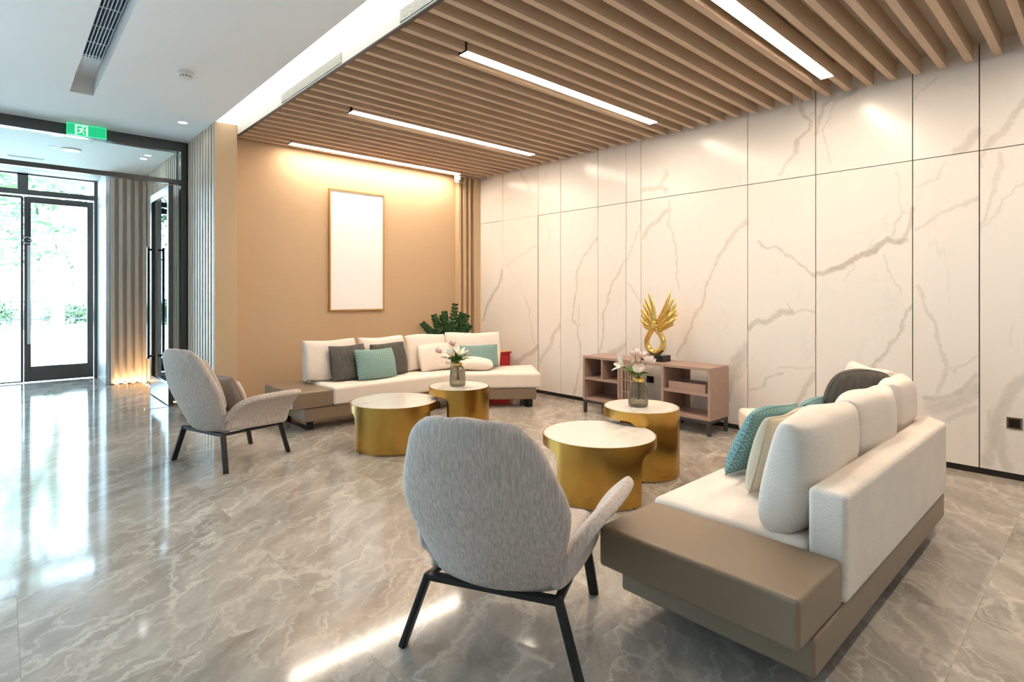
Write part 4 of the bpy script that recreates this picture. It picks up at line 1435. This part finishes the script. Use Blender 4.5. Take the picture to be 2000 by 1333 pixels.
# ---- fern-like pot plant in the corner
pp_ = empty('potted_plant', (4.28, 5.90, 0), 0)
lathe('pot', [(.11, .001), (.13, .02), (.15, .30), (.155, .36), (.14, .36), (.135, .31)], plain('white_ceramic', (.75, .73, .70), .3), pp_, 32)
lathe('soil', [(.134, .30), (.134, .315)], plain('soil', (.05, .035, .025), .9), pp_, 24)
rnd = random.Random(5)
fr = [(-.31, .02, .86, .5), (-.16, -.05, .96, .2), (-.04, .03, 1.0, .1), (.10, -.02, 1.10, .15), (.24, .04, .96, .5), (.05, -.14, .88, .3), (-.08, .13, .95, .2), (.17, .12, .98, .3), (-.24, -.10, .80, .4), (.28, -.10, .84, .4)]
for a, dep, zt, bend in fr:
    tip = VR * a + VF * dep + Vector((0, 0, zt))
    foot = VR * (a * .15) + VF * (dep * .15) + Vector((0, 0, .30))
    mid = foot.lerp(tip, .55) - (VR * a + VF * dep) * (.25 * bend) + Vector((0, 0, .06))
    pth = smooth_path([foot, mid, tip], 12)
    geo = [tube_geo(pth, lerp_list([.009, .006, .002], len(pth)), n=6)]
    m = len(pth)
    for i in range(8, m, 2):
        t_ = (pth[min(i + 1, m - 1)] - pth[i - 1]).normalized()
        sd_ = t_.cross(VF).normalized()
        for s in (-1, 1):
            geo.append(leaf_geo(pth[i], t_ * .75 + sd_ * (s * .8) + VF * rnd.uniform(-.3, .3),   .095 * (1 - .45 * (i - 8) / (m - 8)), .046, .1, VF + Vector((rnd.uniform(-.6, .6), rnd.uniform(-.6, .6), .4))))
    v, f = merge_geo(geo)
    pydata('frond', v, f, M['dark_leaf'], pp_, smooth=True)
tag(pp_, 'dark green leafy pot plant in the corner behind the far sofa', 'plant')

# ---- red box behind the far sofa
M['red'] = plain('red_enamel', (.45, .008, .016), .35, var=.05)
rb = empty('red_box', (4.80, 5.50, 0), world=True)
box('body', 4.665, 4.935, 5.41, 5.60, .001, .485, M['red'], rb, .004)
ld = box('lid', 4.655, 4.955, 5.40, 5.61, .486, .505, M['red'], rb, .003)
box('label_strip', 4.67, 4.94, 5.403, 5.607, .5055, .509, plain('amber_label', (.75, .42, .10), .5), ld)
lathe('grip_hole', [(.022, 0), (.022, .006)], M['black_gloss'], rb, 16).matrix_local = Matrix.Translation((4.86, 5.409, .40)) @ Matrix.Rotation(R(90), 4, 'X')
tag(rb, 'red metal floor box behind the right end of the far sofa', 'box')

# ---- picture on the tan wall
pf = empty('picture', (3.17, YB - .02, 1.775), world=True)
x0, x1, z0, z1 = 2.812, 3.526, 1.06, 2.49
fw, fd = .016, .035
fm_ = plain('golden_frame', (.46, .25, .08), .35, .3)
for nm, b in (('frame_rail', (x0, x1, YB - fd, YB - .001, z1 - fw, z1)), ('frame_rail', (x0, x1, YB - fd, YB - .001, z0, z0 + fw)),
              ('frame_stile', (x0, x0 + fw, YB - fd, YB - .001, z0 + fw, z1 - fw)), ('frame_stile', (x1 - fw, x1, YB - fd, YB - .001, z0 + fw, z1 - fw))):
    box(nm, *b, fm_, pf)
box('canvas', x0 + fw, x1 - fw, YB - .024, YB - .004, z0 + fw, z1 - fw, plain('blank_canvas', (.90, .885, .885), .8, var=.004), pf)
tag(pf, 'tall blank white canvas in a thin golden frame on the tan wall', 'picture')

# ---- security camera
sc2 = empty('security_camera', (4.60, 6.105, ZS - .001), 0)
lathe('mount', [(.050, 0), (.050, -.012), (.044, -.030)], M['white_plastic'], sc2, 28)
bd = lathe('dome', [(.042, -.031), (.043, -.06), (.038, -.082), (.025, -.097), (.008, -.102)], M['white_plastic'], sc2, 28)
for dx, dz in ((-.018, -.068), (.008, -.074)):
    p = Vector((dx, -math.sqrt(max(0, .0415 ** 2 - dx * dx)), dz))
    l_ = lathe('lens', [(.009, 0), (.009, .006), (.005, .008)], M['black_gloss'], bd, 16)
    l_.matrix_local = Matrix.Translation(p) @ Matrix.Rotation(R(90), 4, 'X')
cab = [(.045 + .045 + .045 * math.cos(a), .0, -.045 + .045 * math.sin(a)) for a in [R(180 - 30 * k) for k in range(13)]]
tube('cable', smooth_path(cab, 3), .004, M['white_plastic'], sc2, n=6)
tag(sc2, 'white dome security camera under the slats near the corner', 'security camera')

# ---- wall sockets on the marble
def socket(y0, y1, z0, z1, label, fr_mat):
    t = empty('wall_socket', (XM, (y0 + y1) / 2, z0), world=True)
    p = box('plate', XM - .008, XM, y0, y1, z0, z1, fr_mat, t, .0015)
    box('insert', XM - .0098, XM - .0082, y0 + .011, y1 - .011, z0 + .010, z1 - .010, M['black_gloss'], p)
    tag(t, label, 'wall socket')
socket(.435, .515, .345, .422, 'bronze framed black wall socket low on the marble at the right edge', plain('bronze_plate', (.20, .15, .10), .35, .7))
socket(3.285, 3.37, .325, .395, 'black wall socket on the marble seen through the console', M['black_gloss'])

# ================================================================== OUTSIDE
gr = boxes('ground', [(-60, 60, 10.63, 90, -.2, -.02), (-60, -.96, 7.26, 10.63, -.2, -.02)], plain('pale_paving', (.55, .55, .53), .8))
tag(gr, kind='structure')
lawn = box('lawn', -40, 40, 27, 60, -.05, .03, plain('lawn', (.05, .085, .03), .9))
tag(lawn, kind='structure')
M['bark'] = plain('bark', (.22, .18, .14), .9)
def leaf_mat(name, c):
    m = NT(name)
    oi = m.noise(m.coord(), .9, 3)
    m.set(m.mix(oi.outputs[0], tuple(x * .7 for x in c), tuple(min(1, x * 1.3) for x in c)), .6, 0, .3)
    m.b.inputs['Subsurface Weight'].default_value = 0
    return m.m
M['foliage'] = leaf_mat('tree_leaves', (.055, .10, .040))
M['foliage2'] = leaf_mat('tree_leaves_pale', (.075, .12, .055))
def foliage(name, blobs, n, size, mat, parent, seed):
    rr = random.Random(seed)
    V, F = [], []
    tot = sum(b[3] ** 3 for b in blobs)
    for (cx0, cy0, cz0, r) in blobs:
        for _ in range(int(n * r ** 3 / tot)):
            d = Vector((rr.gauss(0, 1), rr.gauss(0, 1), rr.gauss(0, 1))).normalized() * (r * rr.random() ** .4)
            c = Vector((cx0, cy0, cz0)) + d
            a = Vector((rr.gauss(0, 1), rr.gauss(0, 1), rr.gauss(0, .6))).normalized()
            b = a.orthogonal().normalized()
            s = size * rr.uniform(.6, 1.2)
            k = len(V)
            V += [c - a * s, c + b * s * .45, c + a * s, c - b * s * .45]
            F.append((k, k + 1, k + 2, k + 3))
    o = pydata(name, V, F, mat, parent, recalc=False)
    o['kind'] = 'stuff'
    return o
def tree(x, y, h, r, mat, label, seed):
    t = empty('tree', (x, y, 0), 0)
    rr = random.Random(seed)
    tube('trunk', smooth_path([(0, 0, 0), (.05, .02, h * .3), (-.05, .05, h * .6), (.1, 0, h * .85)], 4), lerp_list([.16, .12, .09, .04], 13), M['bark'], t, n=8)
    blobs = [(rr.uniform(-1, 1) * r * .6, rr.uniform(-1, 1) * r * .6, h * rr.uniform(.42, 1.0), r * rr.uniform(.45, .8)) for _ in range(9)]
    for bb_ in blobs[:4]:
        tube('branch', smooth_path([(0, .02, h * .35), (bb_[0] * .5, bb_[1] * .5, (h * .4 + bb_[2]) / 2), bb_[:3]], 3), lerp_list([.06, .04, .02], 7), M['bark'], t, n=6)
    foliage('foliage', blobs, 1300, .16, mat, t, seed + 50)
    tag(t, label, 'tree', 'trees outside the entrance')
tree(1.1, 19.0, 6.5, 2.3, M['foliage2'], 'pale green tree outside behind the glass door, nearest the entrance', 1)
tree(-.9, 25.5, 7.0, 2.4, M['foliage'], 'leafy tree outside at the left edge of the glass front', 2)
tree(5.2, 26.0, 7.5, 2.6, M['foliage'], 'leafy tree outside behind the right side of the glass door', 3)
tree(-6.0, 20.0, 6.5, 2.6, M['foliage2'], 'leafy tree outside beyond the left edge of the photo', 4)
tree(1.6, 34.0, 9.0, 3.8, M['foliage'], 'tall tree far behind the others outside the entrance', 5)
hd_ = empty('fence', (2.0, 29.0, 0), world=True)
box('fence_rail', -6, 12, 28.97, 29.03, .95, 1.0, M['graphite'], hd_)
box('fence_rail', -6, 12, 28.97, 29.03, .25, .30, M['graphite'], hd_)
for k in range(61):
    box('fence_bar', -6 + k * .3 - .012, -6 + k * .3 + .012, 28.985, 29.015, .03, 1.05, M['graphite'], hd_)
tag(hd_, 'low dark bar fence far outside beyond the paving', 'fence')
for k in range(5):
    x = -3 + k * 2.6
    sh = empty('shrub', (x, 30.2 + .3 * (k % 2), 0), 0)
    foliage('foliage', [(0, 0, .45, .6), (.5, .1, .5, .5), (-.5, 0, .45, .5)], 500, .12, M['foliage'], sh, 90 + k)
    tube('stem', [(0, 0, .02), (0, 0, .3), (.03, 0, .6)], [.04, .03, .02], M['bark'], sh, n=6)
    tag(sh, 'low green shrub behind the fence outside, number %s from the left' % ['one', 'two', 'three', 'four', 'five'][k], 'shrub', 'shrubs behind the fence')

for o in bpy.data.objects:
    if '_world' in o: del o['_world']
